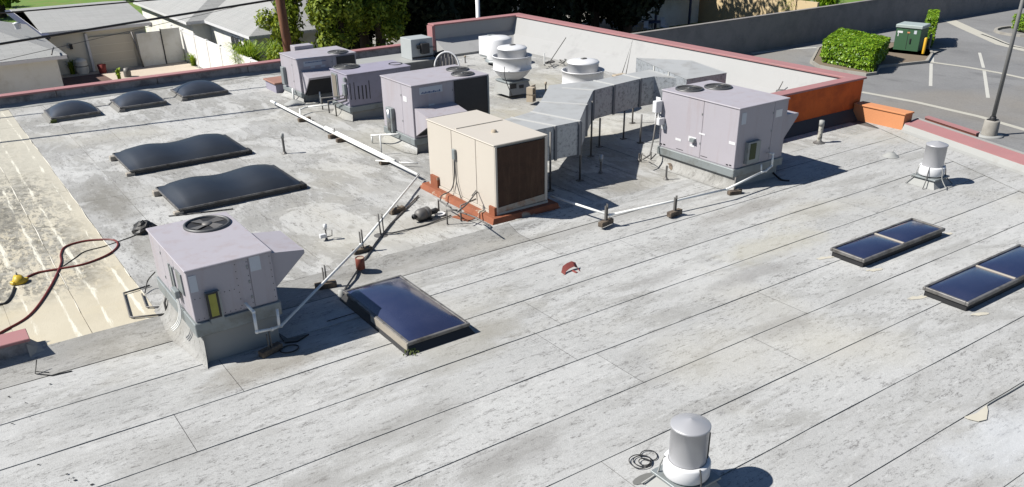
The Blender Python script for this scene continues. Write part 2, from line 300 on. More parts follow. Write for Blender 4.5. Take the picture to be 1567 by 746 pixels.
# ------------------------------------------------------------------ mesh helpers
C = sc.collection
class MB:
    def __init__(s): s.v = []; s.f = []; s.sm = []
    def add(s, vs, fs, smooth=False):
        o = len(s.v); s.v += [tuple(map(float, p)) for p in vs]; s.f += [tuple(i+o for i in q) for q in fs]; s.sm += [smooth]*len(fs); return s
    def box(s, x0, x1, y0, y1, z0, z1, bev=0., rot=0., piv=None):
        if x1 < x0: x0, x1 = x1, x0
        if y1 < y0: y0, y1 = y1, y0
        b = min(bev, (x1-x0)*.3, (y1-y0)*.3, (z1-z0)*.3)
        vs = []; fs = []
        if b <= 0:
            vs = [(x, y, z) for x in (x0, x1) for y in (y0, y1) for z in (z0, z1)]
            fs = [(0, 1, 3, 2), (4, 6, 7, 5), (0, 4, 5, 1), (2, 3, 7, 6), (0, 2, 6, 4), (1, 5, 7, 3)]
        else:
            P = {}
            X = (x0, x1); Y = (y0, y1); Z = (z0, z1)
            for i in (0, 1):
                for j in (0, 1):
                    for k in (0, 1):
                        sx = b if i == 0 else -b; sy = b if j == 0 else -b; sz = b if k == 0 else -b
                        P[i, j, k, 0] = len(vs); vs.append((X[i], Y[j]+sy, Z[k]+sz))
                        P[i, j, k, 1] = len(vs); vs.append((X[i]+sx, Y[j], Z[k]+sz))
                        P[i, j, k, 2] = len(vs); vs.append((X[i]+sx, Y[j]+sy, Z[k]))
            for i in (0, 1):
                q = [P[i, 0, 0, 0], P[i, 1, 0, 0], P[i, 1, 1, 0], P[i, 0, 1, 0]]; fs.append(q if i else q[::-1])
                q = [P[0, i, 0, 1], P[0, i, 1, 1], P[1, i, 1, 1], P[1, i, 0, 1]]; fs.append(q if i else q[::-1])
                q = [P[0, 0, i, 2], P[1, 0, i, 2], P[1, 1, i, 2], P[0, 1, i, 2]]; fs.append(q if i else q[::-1])
            for i in (0, 1):
                for j in (0, 1):
                    fs.append((P[i, j, 0, 0], P[i, j, 0, 1], P[i, j, 1, 1], P[i, j, 1, 0]))
                    fs.append((P[i, 0, j, 0], P[i, 0, j, 2], P[i, 1, j, 2], P[i, 1, j, 0]))
                    fs.append((P[0, i, j, 1], P[0, i, j, 2], P[1, i, j, 2], P[1, i, j, 1]))
                    for k in (0, 1): fs.append((P[i, j, k, 0], P[i, j, k, 1], P[i, j, k, 2]))
        if rot:
            px, py = piv if piv else ((x0+x1)/2, (y0+y1)/2); cs, sn = math.cos(rot), math.sin(rot)
            vs = [(px+(x-px)*cs-(y-py)*sn, py+(x-px)*sn+(y-py)*cs, z) for x, y, z in vs]
        return s.add(vs, fs)
    def quad(s, a, b, c, d): return s.add([a, b, c, d], [(0, 1, 2, 3)])
    def prism(s, top, dz):
        """top: polygon of 3-D points; extruded down by dz (number or per-point list)"""
        k = len(top); d = dz if hasattr(dz, '__len__') else [dz]*k
        vs = list(top)+[(p[0], p[1], p[2]-e) for p, e in zip(top, d)]
        fs = [tuple(range(k)), tuple(range(2*k-1, k-1, -1))]+[(i, i+k, (i+1) % k+k, (i+1) % k) for i in range(k)]
        return s.add(vs, fs)
    def hull(s, bot, top):
        k = len(bot); vs = list(bot)+list(top)
        fs = [tuple(range(k-1, -1, -1)), tuple(range(k, 2*k))]+[(i, (i+1) % k, (i+1) % k+k, i+k) for i in range(k)]
        return s.add(vs, fs)
    def tube(s, pts, r, seg=8, cap=True):
        pts = [Vector(p) for p in pts]; k = len(pts); vs = []; fs = []
        rs = r if hasattr(r, '__len__') else [r]*k
        up = Vector((0, 0, 1)); prev = None
        for i, p in enumerate(pts):
            if i == 0: t = pts[1]-p
            elif i == k-1: t = p-pts[i-1]
            else: t = (pts[i+1]-p).normalized()+(p-pts[i-1]).normalized()
            if t.length < 1e-6: t = Vector((1, 0, 0))
            t.normalize()
            a = (prev-t*prev.dot(t)) if prev is not None else (up.cross(t) if abs(t.z) < .95 else Vector((1, 0, 0)).cross(t))
            if a.length < 1e-5: a = t.orthogonal()
            a.normalize(); prev = a; bb = t.cross(a)
            for j in range(seg):
                an = 2*math.pi*j/seg; vs.append(p+(a*math.cos(an)+bb*math.sin(an))*rs[i])
        for i in range(k-1):
            for j in range(seg): fs.append((i*seg+j, i*seg+(j+1) % seg, (i+1)*seg+(j+1) % seg, (i+1)*seg+j))
        s.add(vs, fs, True)
        if cap: o = len(s.v)-len(vs); s.f += [tuple(o+j for j in range(seg))[::-1], tuple(o+(k-1)*seg+j for j in range(seg))]; s.sm += [False]*2
        return s
    def lathe(s, prof, c, seg=28, smooth=True):
        vs = []; fs = []; k = len(prof)
        for r, z in prof:
            for j in range(seg):
                a = 2*math.pi*j/seg; vs.append((c[0]+r*math.cos(a), c[1]+r*math.sin(a), c[2]+z))
        for i in range(k-1):
            for j in range(seg): fs.append((i*seg+j, i*seg+(j+1) % seg, (i+1)*seg+(j+1) % seg, (i+1)*seg+j))
        s.add(vs, fs, smooth)
        return s
    def build(s, name, mat, parent=None, loc=None):
        me = bpy.data.meshes.new(name)
        o0 = parent_world(parent) if parent is not None else (Vector(loc) if loc is not None else Vector((0, 0, 0)))
        me.from_pydata([(x-o0.x, y-o0.y, z-o0.z) for x, y, z in s.v], [], s.f)
        me.polygons.foreach_set('use_smooth', s.sm); me.update()
        me.materials.append(mat)
        o = bpy.data.objects.new(name, me); C.objects.link(o)
        if parent is not None: o.parent = parent
        else: o.location = o0
        return o
def parent_world(p):
    v = Vector(p.location)
    while p.parent is not None: p = p.parent; v = v+Vector(p.location)
    return v
def tag(o, label=None, cat=None, group=None, kind=None):
    if label: o['label'] = label
    if cat: o['category'] = cat
    if group: o['group'] = group
    if kind: o['kind'] = kind
    return o
def thing(name, loc, label, cat, group=None):
    e = bpy.data.objects.new(name, None); C.objects.link(e); e.location = loc; e.empty_display_size = .2
    return tag(e, label, cat, group)
def kids(o): return [c for c in bpy.data.objects if c.parent == o]
def smooth_path(pts, k=6):
    pts = [Vector(p) for p in pts]; out = []
    for i in range(len(pts)-1):
        p0 = pts[max(0, i-1)]; p1 = pts[i]; p2 = pts[i+1]; p3 = pts[min(len(pts)-1, i+2)]
        for j in range(k):
            t = j/k; out.append(.5*((2*p1)+(p2-p0)*t+(2*p0-5*p1+4*p2-p3)*t*t+(3*p1-p0-3*p2+p3)*t**3))
    out.append(pts[-1]); return out
rnd = random.Random(7)

# ================================================================== GROUND
def structure(name, mb, mat): o = mb.build(name, mat); o['kind'] = 'structure'; return o
g = MB(); g.quad((-400, -200, GZ), (500, -200, GZ), (500, 700, GZ), (-400, 700, GZ)); structure('ground', g, M_conc)
g = MB(); g.quad((20.9, -60, GZ+.004), (150, -60, GZ+.004), (150, 36.6, GZ+.004), (20.9, 36.6, GZ+.004)); structure('parking_lot', g, M_asphalt)

# ================================================================== ROOF
RX = 20.3                       # right wall line
BY = 28.75                      # back wall line
# slab and seams base
def edge_x(y):                  # the low front edge angles slightly inward
    return 20.57+(y-11.87)*.311 if y < 13.2 else RX
g = MB()
ys = [-6, 0, 6, 9, 10.5, STEP_Y-.38, STEP_Y-.3, STEP_Y-.2, STEP_Y-.1, STEP_Y, 13.2, 13.21, 20, BY]
xs = [-14, -6, 0, 3, 6, 9, 10, 11, 12, 13, 16, 1e9]
rows = []
for y in ys:
    rows.append([(min(x, edge_x(y)), y, zr(min(x, 20), y)-.008) for x in xs])
vs = [p for r in rows for p in r]; k = len(xs)
g.add(vs, [(i*k+j, i*k+j+1, (i+1)*k+j+1, (i+1)*k+j) for i in range(len(ys)-1) for j in range(k-1)])
roof = structure('flat_roof', g, M_bitumen)
g = MB(); g.hull([(-14, -6, GZ+.01), (edge_x(-6)-.02, -6, GZ+.01), (edge_x(11.9)-.02, 11.9, GZ+.01), (RX-.02, 13.2, GZ+.01), (RX-.02, BY-.02, GZ+.01), (-14, BY-.02, GZ+.01)],
       [(-14, -6, -.03), (edge_x(-6)-.02, -6, -.03), (edge_x(11.9)-.02, 11.9, -.03), (RX-.02, 13.2, -.03), (RX-.02, BY-.02, -.03), (-14, BY-.02, -.03)])
bld = tag(g.build('building_block', M_orange), 'orange stucco body of the flat roofed building below the roof', 'building')

def strip_x(y0, y1, x0, x1, mat, parent):
    """one roll laid along X, edges slightly wavy, seams open by about a centimetre"""
    nseg = max(2, int((x1-x0)/.35)); vs = []; gp = .0065
    for i in range(nseg+1):
        x = x0+(x1-x0)*i/nseg
        for y, s_ in ((y0, 1), (y1, -1)):
            wv = .010*noise.noise(Vector((x*.55, y*3.1, 0)))+.005*noise.noise(Vector((x*2.7, y*3.1, 4)))
            thin = max(0., .5+1.5*noise.noise(Vector((x*.8, y*1.7, 9))))
            yy = y+wv+s_*gp*(.45+.75*thin)*(1 if s_ > 0 else .3)
            vs.append((x, yy, zr(x, yy)+(.010 if s_ > 0 else .001)))
    nv = len(vs)
    fs = [(2*i, 2*i+2, 2*i+3, 2*i+1) for i in range(nseg)]
    low = [(p[0], p[1], p[2]-.014) for p in vs[0::2]]
    vs2 = vs+low; fs += [(nv+i, nv+i+1, 2*i+2, 2*i) for i in range(nseg)]
    g = MB(); g.add(vs2, fs); return g.build('membrane_sheet', mat, parent)
def strip_y(x0, x1, y0, y1, mat, parent):
    nseg = max(2, int((y1-y0)/.35)); vs = []; gp = .0065
    for i in range(nseg+1):
        y = y0+(y1-y0)*i/nseg
        for x, s_ in ((x0, 1), (x1, -1)):
            wv = .010*noise.noise(Vector((x*3.1, y*.55, 2)))+.005*noise.noise(Vector((x*3.1, y*2.7, 7)))
            thin = max(0., .45+1.5*noise.noise(Vector((x*1.7, y*.8, 5))))
            xx = x+wv+s_*gp*(.4+.75*thin)*(1 if s_ > 0 else .3)
            vs.append((xx, y, zr(xx, y)+(.007 if s_ > 0 else .001)))
    nv = len(vs); fs = [(2*i, 2*i+1, 2*i+3, 2*i+2) for i in range(nseg)]
    low = [(p[0], p[1], p[2]-.014) for p in vs[0::2]]
    vs2 = vs+low; fs += [(nv+i, 2*i, 2*i+2, nv+i+1) for i in range(nseg)]
    g = MB(); g.add(vs2, fs); return g.build('membrane_sheet', mat, parent)
ylines = [-2.8, -1.85, -.9, .05, 1.0, 1.95, 2.90, 3.85, 4.77, 5.72, 6.68, 7.62, 8.57, 9.53, 10.54, 11.46]
joints = {3.85: [4.3], 4.77: [5.1, 13.9], 5.72: [9.88-1.2], 6.68: [6.62, 9.88], 7.62: [6.3, 15.2], 8.57: [1.49, 6.75, 14.39], 9.53: [2.39, 9.6], 10.54: [8.31, 15.9], 2.90: [2.2, 11.9]}
def border_x(y): return 17.64+(y-7.49)*.446
for a, b_ in zip(ylines, ylines[1:]):
    js = [j+rnd.uniform(-.02, .02) for j in joints.get(a, [rnd.uniform(2, 14)])]
    xe = border_x(b_)+.12
    cuts = [-8]+js+[xe]
    for i in range(len(cuts)-1):
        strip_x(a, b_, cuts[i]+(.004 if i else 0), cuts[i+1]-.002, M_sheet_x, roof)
# last roll: cant between lower and raised roof
cuts = [-8, 2.1, 8.31, 14.2, 19.75]
def cant(x0, x1):
    nseg = max(3, int((x1-x0)/.3)); prof = [11.47, 11.65, STEP_Y-.38, STEP_Y-.28, STEP_Y-.19, STEP_Y-.1, STEP_Y-.012]
    vs = []
    for i in range(nseg+1):
        x = x0+(x1-x0)*i/nseg
        for y in prof:
            yy = y+(.03*noise.noise(Vector((x*1.3, 1, 1))) if y > 11.6 else 0)
            vs.append((x, yy, zr(x, yy)+.004+(.010 if y > STEP_Y-.05 else 0)))
    q = len(prof); fs = [(i*q+j, (i+1)*q+j, (i+1)*q+j+1, i*q+j+1) for i in range(nseg) for j in range(q-1)]
    g = MB(); g.add(vs, fs, True); return g.build('membrane_sheet', M_cant if x0 < 8 else M_sheet_x, roof)
for i in range(4): cant(cuts[i]+.005, cuts[i+1]-.003)
# border roll along the front edge
g = MB(); vs = []
for i in range(60):
    y = -2+i*(15.1/59); xb = border_x(y); vs += [(min(xb, edge_x(y)-.6)+.012*noise.noise(Vector((y, 0, 0))), y, .016), (edge_x(y)-.36, y, .016)]
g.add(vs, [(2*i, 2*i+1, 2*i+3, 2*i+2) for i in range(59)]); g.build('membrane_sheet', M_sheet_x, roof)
# rear rolls along Y
xl = [-8.2+.94*i for i in range(0, 40)]
xl = [x for x in xl if x < -0.5]
xlines = xl+[-.75, .18, 1.11, 2.04, 2.93, 3.87, 4.80, 5.73, 6.66, 7.6, 8.53, 9.46, 10.4, 11.33, 12.26, 13.2, 14.13, 15.06, 16.0, 16.93, 17.86, 18.8, 19.7]
for a, b_ in zip(xlines, xlines[1:]):
    j = rnd.uniform(14.5, 20); cuts = [STEP_Y, j, j+rnd.uniform(6, 8), BY-.3]
    if abs(a-2.93) < .02: cuts = [STEP_Y, 14.2, 17.9, 22.8, BY-.3]
    mat = M_cream if b_ < 2.1 else M_sheet_y
    for i in range(len(cuts)-1):
        if cuts[i+1] <= cuts[i]: continue
        strip_y(a, b_, cuts[i]+.006, min(cuts[i+1], BY-.3)-.003, mat, roof)
# spilled edge of the cream coating on the cant
# ridges of heavy coating on the cream seams
g = MB()
for x in (1.11, 2.04):
    y = 12.9+rnd.uniform(0, .5)
    while y < 25.5:
        L = rnd.uniform(.3, 1.4); k = max(2, int(L/.2)); ww = rnd.uniform(.006, .014)
        pts = [(x+.035*noise.noise(Vector((x, (y+L*i/k)*.9, 3))), y+L*i/k) for i in range(k+1)]
        vs = []
        for i, (a, b_) in enumerate(pts):
            e = ww*(.35+.65*math.sin(math.pi*i/k))*(1+.5*noise.noise(Vector((a*5, b_*6, 0)))); vs += [(a-e, b_, zr(a, b_)+.010), (a, b_, zr(a, b_)+.015), (a+e, b_, zr(a, b_)+.010)]
        g.add(vs, [(3*i+q, 3*i+q+1, 3*i+q+4, 3*i+q+3) for i in range(k) for q in (0, 1)]); y += L+rnd.uniform(.05, .9)
g.build('coating_ridge', plain('thick_cream_coating', (.80, .76, .66), .8, var=.06), roof)['kind'] = 'stuff'

# ------------------------------------------------------------------ parapets
PH = 1.05
# back high parapet, right high parapet with sloped inner faces, orange end wall
px0 = G(662, 37, PH)[0]
def wall_profile_y(mb, x0, x1):      # back wall: inner face toward -Y
    y = BY; pr = [(y-1.25, zr(10, 20)+.01), (y-.34, .52), (y-.32, PH-.05), (y+.0, PH-.05), (y+.0, GZ)]
    mb.hull([(x0, a, b_) for a, b_ in pr], [(x1, a, b_) for a, b_ in pr])
t = thing('high_parapet', (RX, BY, 0), 'tall red topped parapet with pale sloped inner faces and orange end wall', 'parapet')
g = MB(); wall_profile_y(g, px0, RX-.02); g.build('inner_face', M_par_in, t)
g = MB(); pr = [(RX-1.25, .01), (RX-.62, .42), (RX-.34, PH-.05), (RX, PH-.05), (RX, GZ+.02)]
YE = 13.22
g.hull([(a, YE+.2, b_) for a, b_ in pr], [(a, BY-.002, b_) for a, b_ in pr]); g.build('inner_face', M_par_in, t)
# end wall toward the viewer: orange stucco
ex0 = G(1200, 149, PH)[0]-1.2
g = MB(); g.box(ex0, RX+.003, YE, YE+.22, .26, PH-.05); g.build('end_wall', M_orange, t)
g = MB(); g.hull([(ex0, YE-.22, .012), (RX, YE-.22, .012), (RX, YE+.1, .012), (ex0, YE+.1, .012)], [(ex0, YE-.012, .27), (RX, YE-.012, .27), (RX, YE+.1, .27), (ex0, YE+.1, .27)]); g.build('base_flashing', plain('black_base_flashing', (.06, .06, .065), .8), t)
g = MB(); g.box(px0-.06, RX+.06, BY-.38, BY+.06, PH-.05, PH, .008); g.build('coping', M_pink, t)
g = MB(); g.box(RX-.4, RX+.06, YE-.05, BY-.385, PH-.052, PH-.002, .008); g.build('coping', M_pink, t)
g = MB(); g.box(ex0, RX-.405, YE-.05, YE+.27, PH-.05, PH+.001, .008); g.build('coping', M_pink, t)
g = MB(); g.box(px0-.12, px0-.004, BY-.36, BY+.02, .14, PH-.052); pass
g.build('end_trim', M_pink, t)
# low back coping
t = thing('low_parapet', (0, BY, 0), 'low parapet with thin red coping along the back edge beside the garage', 'parapet')
LH = .46
g = MB(); x = -14.0; n_ = 0
while x < px0-.15:
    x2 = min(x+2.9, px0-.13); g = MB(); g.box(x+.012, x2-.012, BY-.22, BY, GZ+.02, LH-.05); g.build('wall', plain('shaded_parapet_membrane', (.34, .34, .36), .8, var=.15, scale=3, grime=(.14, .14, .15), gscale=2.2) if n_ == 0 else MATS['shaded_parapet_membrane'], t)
    g = MB(); g.box(x+.004, x2-.004, BY-.30, BY+.05, LH-.05, LH, .006); g.build('coping', M_pink, t); x = x2; n_ += 1
g = MB(); vs = []
for i in range(110):
    x = -8+i*(px0-.3+8)/109; yy = BY-.5-.10*noise.noise(Vector((x*2, 0, 0)))
    vs += [(x, yy, zr(x, 20)+.012), (x, BY-.225, zr(x, 20)+.11)]
g.add(vs, [(2*i, 2*i+2, 2*i+3, 2*i+1) for i in range(109)]); g.build('base_flashing', M_coat, t)
# left stub parapet
t = thing('stub_parapet', (-2, STEP_Y, 0), 'short parapet stub with red coping beside the cream coating at left', 'parapet')
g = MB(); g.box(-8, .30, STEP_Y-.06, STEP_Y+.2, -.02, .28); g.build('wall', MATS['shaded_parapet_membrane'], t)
g = MB(); g.box(-8, .34, STEP_Y-.11, STEP_Y+.26, .28, .325, .008); g.build('coping', M_pink, t)
g = MB(); g.hull([(.27, 12.0, .0), (.62, 12.02, .0), (.66, 12.3, .09), (.28, 12.45, .09)], [(.28, 12.10, .24), (.40, 12.12, .14), (.42, 12.3, .14), (.28, 12.38, .25)]); g.build('end_flashing', M_coat, t)
# front low edge: cant, coping, ledge
t = thing('front_edge_coping', (19.5, 9, 0), 'low pink metal coping along the right roof edge above the parking lot', 'coping')
ey = [-4+i*(15.7/40) for i in range(41)]
def ribbon(mb, offs):  # offs: list of (dx, z)
    k = len(offs); vs = [(edge_x(y)+dx, y, z) for y in ey for dx, z in offs]
    mb.add(vs, [(i*k+j, i*k+j+1, (i+1)*k+j+1, (i+1)*k+j) for i in range(40) for j in range(k-1)])
g = MB(); ribbon(g, [(-.66, .018), (-.56, .05), (-.49, .17)]); g.build('cant_strip', M_coat, t)
g = MB(); ribbon(g, [(-.49, .17), (-.49, .19), (-.03, .235), (.0, .2)]); g.build('coping', M_pink, t)
g = MB(); ribbon(g, [(.0, .2), (.0, .252), (.05, .252), (.05, -.15)]); g.build('edge_trim', M_coat, t)
g = MB(); ribbon(g, [(.05, -.15), (.06, -.35), (.62, -.35), (.62, -.05), (.70, -.05), (.70, GZ)]); g.build('gutter_wall', M_terra, t)
ya_, yb_ = 10.2, 11.85; xa_, xb_ = edge_x(ya_)+.62, edge_x(yb_)+.62
g = MB(); g.hull([(xa_, ya_, -.6), (xa_+.12, ya_, -.6), (xb_+.12, yb_, -.6), (xb_, yb_, -.6)], [(xa_, ya_, .12), (xa_+.12, ya_, .12), (xb_+.12, yb_, .12), (xb_, yb_, .12)]); g.build('outer_fascia', plain('dark_brown_red_fascia', (.16, .05, .03), .85, var=.3, scale=3), t)
g = MB(); g.hull([(xa_-.02, ya_, .12), (xa_+.14, ya_, .12), (xb_+.14, yb_, .12), (xb_-.02, yb_, .12)], [(xa_-.02, ya_, .155), (xa_+.14, ya_, .155), (xb_+.14, yb_, .155), (xb_-.02, yb_, .155)]); g.build('fascia_trim', M_pink, t)
# orange block between
t = thing('orange_parapet_block', (RX, 12.4, 0), 'short sunlit orange parapet block between the tall end wall and the low coping', 'parapet')
g = MB(); g.box(RX-.30, RX+.04, 11.72, YE-.05, .0, .39); g.build('wall', M_orange2, t)
g = MB(); g.box(RX-.33, RX+.06, 11.69, YE-.05, .39, .43, .008); g.build('cap', M_orange2, t)

# ================================================================== HVAC UNITS
def curb(mb, x0, x1, y0, y1, zt, flare=.14, in_=.05):
    zb = [zr(a, b_) for a, b_ in ((x0, y0), (x1, y0), (x1, y1), (x0, y1))]
    P4 = ((x0+in_, y0+in_), (x1-in_, y0+in_), (x1-in_, y1-in_), (x0+in_, y1-in_))
    mb.hull([(*p, z+.004) for p, z in zip(P4, zb)], [(*p, zt) for p in P4])
def flashing(parent, x0, y0, y1, zt, flare, mat, in_=.05):
    """membrane turned up against the left side of a curb, swept out onto the roof"""
    g = MB(); vs = []; n_ = 14; q = 8; hz = min(zt-.03, .40)
    for i in range(n_+1):
        y = y0-.02+(y1-y0+.06)*i/n_; k = 1+.25*noise.noise(Vector((y*2.2, x0, 3))); taper = (.22+.78*min(1, i/7)) if y0 < 11 else min(1, i/2.5+.35)
        for j in range(q+1):
            u = j/q; x = x0+in_-.004-flare*(1.25 if y0 < 11 else 1.7)*k*taper*(u**1.7); yy = y-(.10*u*u if i == 0 else 0)
            z = zr(x, yy)+.012+hz*(1-u)**1.8*(1+.05*noise.noise(Vector((y*3, u*3, 1)))); vs.append((x, yy, z))
    m_ = q+1; g.add(vs, [(i*m_+j, (i+1)*m_+j, (i+1)*m_+j+1, i*m_+j+1) for i in range(n_) for j in range(q)], True)
    e = [vs[j] for j in range(m_)]; g.add(e+[(x0+in_, y0-.0, zr(x0, y0)+.005)], [tuple(range(m_+1))[::-1]])
    return g.build('curb_flashing', mat, parent)
def fan(parent, cx, cy, z, r, blades=4, open_=False):
    g = MB(); g.lathe([(r+.03, 0), (r+.03, .025), (r, .035), (r-.01, .02), (r-.012, .003)], (cx, cy, z), 36); f = g.build('fan_ring', M_grille, parent)
    g = MB(); g.lathe([(r-.012, .0045), (0.001, .0045)], (cx, cy, z), 36, False); g.build('fan_well', M_black, f)
    if open_:
        g = MB(); g.lathe([(.001, .03), (.07, .03), (.075, .012)], (cx, cy, z), 14); g.build('fan_hub', M_steel, f)
        g = MB()
        for k in range(blades):
            a = k*2*math.pi/blades+.5; ca, sa = math.cos(a), math.sin(a); q = []
            for (u, v_, h) in ((.07, -.03, .012), (r*.8, -.10, .010), (r*.85, .06, .024), (.07, .05, .024)): q.append((cx+u*ca-v_*sa, cy+u*sa+v_*ca, z+h))
            g.quad(*q)
        g.build('fan_blade', M_steel, f)
    else:
        g = MB()
        for rr in [r*.18, r*.34, r*.5, r*.66, r*.82, r*.97]:
            g.lathe([(rr-.004, .030), (rr, .036), (rr+.004, .030)], (cx, cy, z), 28)
        for k in range(6):
            a = k*math.pi/6; g.tube([(cx-r*math.cos(a), cy-r*math.sin(a), z+.032), (cx+r*math.cos(a), cy+r*math.sin(a), z+.032)], .004, 4)
        g.lathe([(.001, .04), (r*.2, .04), (r*.2, .03)], (cx, cy, z), 14); g.build('fan_guard', M_grille, f)
def screws(parent, face, Y0, pts):
    g = MB()
    for x, z in pts: g.box(x-.005, x+.005, Y0-.004, Y0-.0005, z-.005, z+.005)
    g.build('screw_heads', M_black, parent)['kind'] = 'stuff'
def plate_y(parent, name, Y, a, b_, mat, d=.006):      # plate on a face looking toward -Y, from two photo corners
    (x0, z0), (x1, z1) = FYp(*a, Y), FYp(*b_, Y); g = MB(); g.box(min(x0, x1), max(x0, x1), Y-d, Y-.0006, min(z0, z1), max(z0, z1)); return g.build(name, mat, parent)
def plate_x(parent, name, X, a, b_, mat, d=.006):
    (y0, z0), (y1, z1) = FXp(*a, X), FXp(*b_, X); g = MB(); g.box(X-d, X-.0006, min(y0, y1), max(y0, y1), min(z0, z1), max(z0, z1)); return g.build(name, mat, parent)

def cabinet(name, label, x0, x1, y0, y1, zb, zt, rail_h, mat, panels_y=(), panels_x=(), flare=.14, lip=.018):
    t = thing(name, ((x0+x1)/2, (y0+y1)/2, 0), label, 'air conditioner')
    g = MB(); curb(g, x0, x1, y0, y1, zb-rail_h, flare); g.build('roof_curb', M_coat, t); flashing(t, x0, y0, y1, zb-rail_h, flare, M_cant if y0 < 12 else M_sheet_y)
    g = MB(); g.box(x0-.025, x1+.025, y0-.025, y1+.025, zb-rail_h, zb-.02, .01); g.build('base_rail', M_rail, t)
    g = MB(); g.box(x0+.012, x1-.012, y0+.012, y1-.012, zb-.02, zt-.03); body = g.build('cabinet', mat, t)
    g = MB(); g.box(x0-lip, x1+lip, y0-lip, y1+lip, zt-.03, zt, .008); g.build('top_panel', mat, t)
    ed = [x0]+list(panels_y)+[x1]
    for a, b_ in zip(ed, ed[1:]):
        g = MB(); g.box(a+.004, b_-.004, y0, y0+.011, zb+.0, zt-.033, .004); g.build('side_panel', mat, t)
        g = MB(); g.box(a+.004, b_-.004, y1-.011, y1, zb+.0, zt-.033, .004); g.build('side_panel', mat, t)
    ed = [y0]+list(panels_x)+[y1]
    for a, b_ in zip(ed, ed[1:]):
        g = MB(); g.box(x0, x0+.011, a+.004, b_-.004, zb+.0, zt-.033, .004); g.build('side_panel', mat, t)
        g = MB(); g.box(x1-.011, x1, a+.004, b_-.004, zb+.0, zt-.033, .004); g.build('side_panel', mat, t)
    zz = zb+.12
    for a in list(panels_y):
        for h_ in (.2, .5, .8):
            z_ = zb+(zt-zb)*h_; g = MB(); g.box(a-.035, a-.015, y0-.008, y0-.0005, z_-.02, z_+.02); g.build('panel_latch', M_rail, t)
    for a in list(panels_x):
        for h_ in (.25, .75):
            z_ = zb+(zt-zb)*h_; g = MB(); g.box(x0-.008, x0-.0005, a+.015, a+.035, z_-.02, z_+.02); g.build('panel_latch', M_rail, t)
    return t
def hood_x(parent, X, ya, yb, zt, zb, dep, mat, zt2=None):
    """rain hood on the +X side; flat top, underside slopes back to the cabinet"""
    zt2 = zt2 or zt-.06
    g = MB(); g.hull([(X, ya, zb), (X, ya, zt), (X+dep, ya, zt2), (X+dep, ya, zt2-.05)], [(X, yb, zb), (X, yb, zt), (X+dep, yb, zt2), (X+dep, yb, zt2-.05)])
    return g.build('rain_hood', mat, parent)

# ---- unit nearest the camera, left
u1 = cabinet('rooftop_air_conditioner', 'rooftop air conditioner nearest the camera at left, one fan on top and side hood', 2.17, 3.30, 10.49, 12.34, .66, 1.40, .22, M_unit, (2.98,), (11.1, 11.75), .16)
cx, cy, _ = G(317, 344, 1.4); fan(u1, cx, cy, 1.4, .30, 4, True)
hood_x(u1, 3.31, 10.56, 11.45, 1.33, .80, .48, M_unit, 1.26)
plate_y(u1, 'sticker', 10.49, (380, 394), (400, 412), M_label); plate_y(u1, 'sticker', 10.49, (287, 424), (304, 446), M_label)
f_ = plate_y(u1, 'vent_frame', 10.49, (312, 448), (342, 488), M_rail, .07); (xa, za), (xb, zb_) = FYp(318, 452, 10.42), FYp(336, 482, 10.42)
g = MB(); g.box(xa, xb, 10.41, 10.419, min(za, zb_), max(za, zb_)); g.build('filter', M_yfilter, f_)
g = MB(); g.box(xa-.035, xb+.03, 10.411, 10.4195, min(za, zb_)-.03, max(za, zb_)+.02); g.build('scorch_rim', M_black, f_)
pts = []
for i in range(7): pts += [(2.80, .72+i*.1), (2.955, .72+i*.1), (3.27, .72+i*.1)]
for i in range(9): pts += [(2.22+i*.07, .685), (2.22+i*.065, .98)]
screws(u1, 'y', 10.49, pts)
g = MB()
for (a, b_, z0, z1) in ((10.75, 11.0, .95, 1.25), (11.2, 11.28, .8, 1.2), (11.33, 11.38, .8, 1.2)): g.box(2.15, 2.169, a, b_, z0, z1)
g.build('access_cover', M_rail, u1)
g = MB()
for dy in (0, .05, .10): g.tube(smooth_path([(2.12, 11.0+dy, .84), (2.12, 11.02+dy, .6), (2.07, 11.06+dy, .42), (2.0, 11.2+dy, .28)]), .009, 6)
g.build('conduit', M_pvc, u1)
g = MB(); g.box(2.08, 2.15, 10.95, 11.15, .84, .95, .01); g.build('junction_box', M_rail, u1)
# ---- right unit
u2 = cabinet('rooftop_air_conditioner', 'large pinkish grey rooftop air conditioner at right with two fans on top', 13.2, 14.67, 11.17, 13.35, .46, 1.68, .19, M_unit, (14.25,), (12.12,), .12)
for p in ((1055, 137), (1099, 134)):
    cx, cy, _ = G(*p, 1.68); fan(u2, cx, cy, 1.68, .27)
hood_x(u2, 14.68, 11.27, 12.4, 1.30, .66, .50, M_unit, 1.27)
for a, b_ in (((1011, 187), (1019, 199)), ((1034, 211), (1042, 217)), ((1054, 208), (1065, 219)), ((1070, 203), (1079, 208)), ((1116, 216), (1125, 223)), ((1056, 220), (1062, 226))): plate_x(u2, 'sticker', 13.2, a, b_, M_white)
for a, b_ in (((1035, 227), (1045, 231)), ((1072, 238), (1082, 242)), ((1010, 219), (1013, 222)), ((1015, 220), (1018, 223)), ((1111, 251), (1114, 254)), ((1116, 252), (1119, 255))): plate_x(u2, 'lifting_hole', 13.2, a, b_, M_black, .003)
plate_x(u2, 'disconnect_box', 13.2, (1059, 211), (1065, 218), M_rail, .08)
plate_y(u2, 'sticker', 11.17, (1136, 174), (1141, 190), M_label); plate_y(u2, 'sticker', 11.17, (1188, 169), (1196, 178), M_white)
f_ = plate_y(u2, 'flue_box', 11.17, (1141, 218), (1156, 246), M_rail, .09)
g = MB(); (xa, za), (xb, zb_) = FYp(1149, 221, 11.08), FYp(1155, 243, 11.08); g.box(xa, xb, 11.072, 11.079, min(za, zb_), max(za, zb_)); g.build('flue_opening', plain('sooty_olive', (.07, .085, .03), .8), f_)
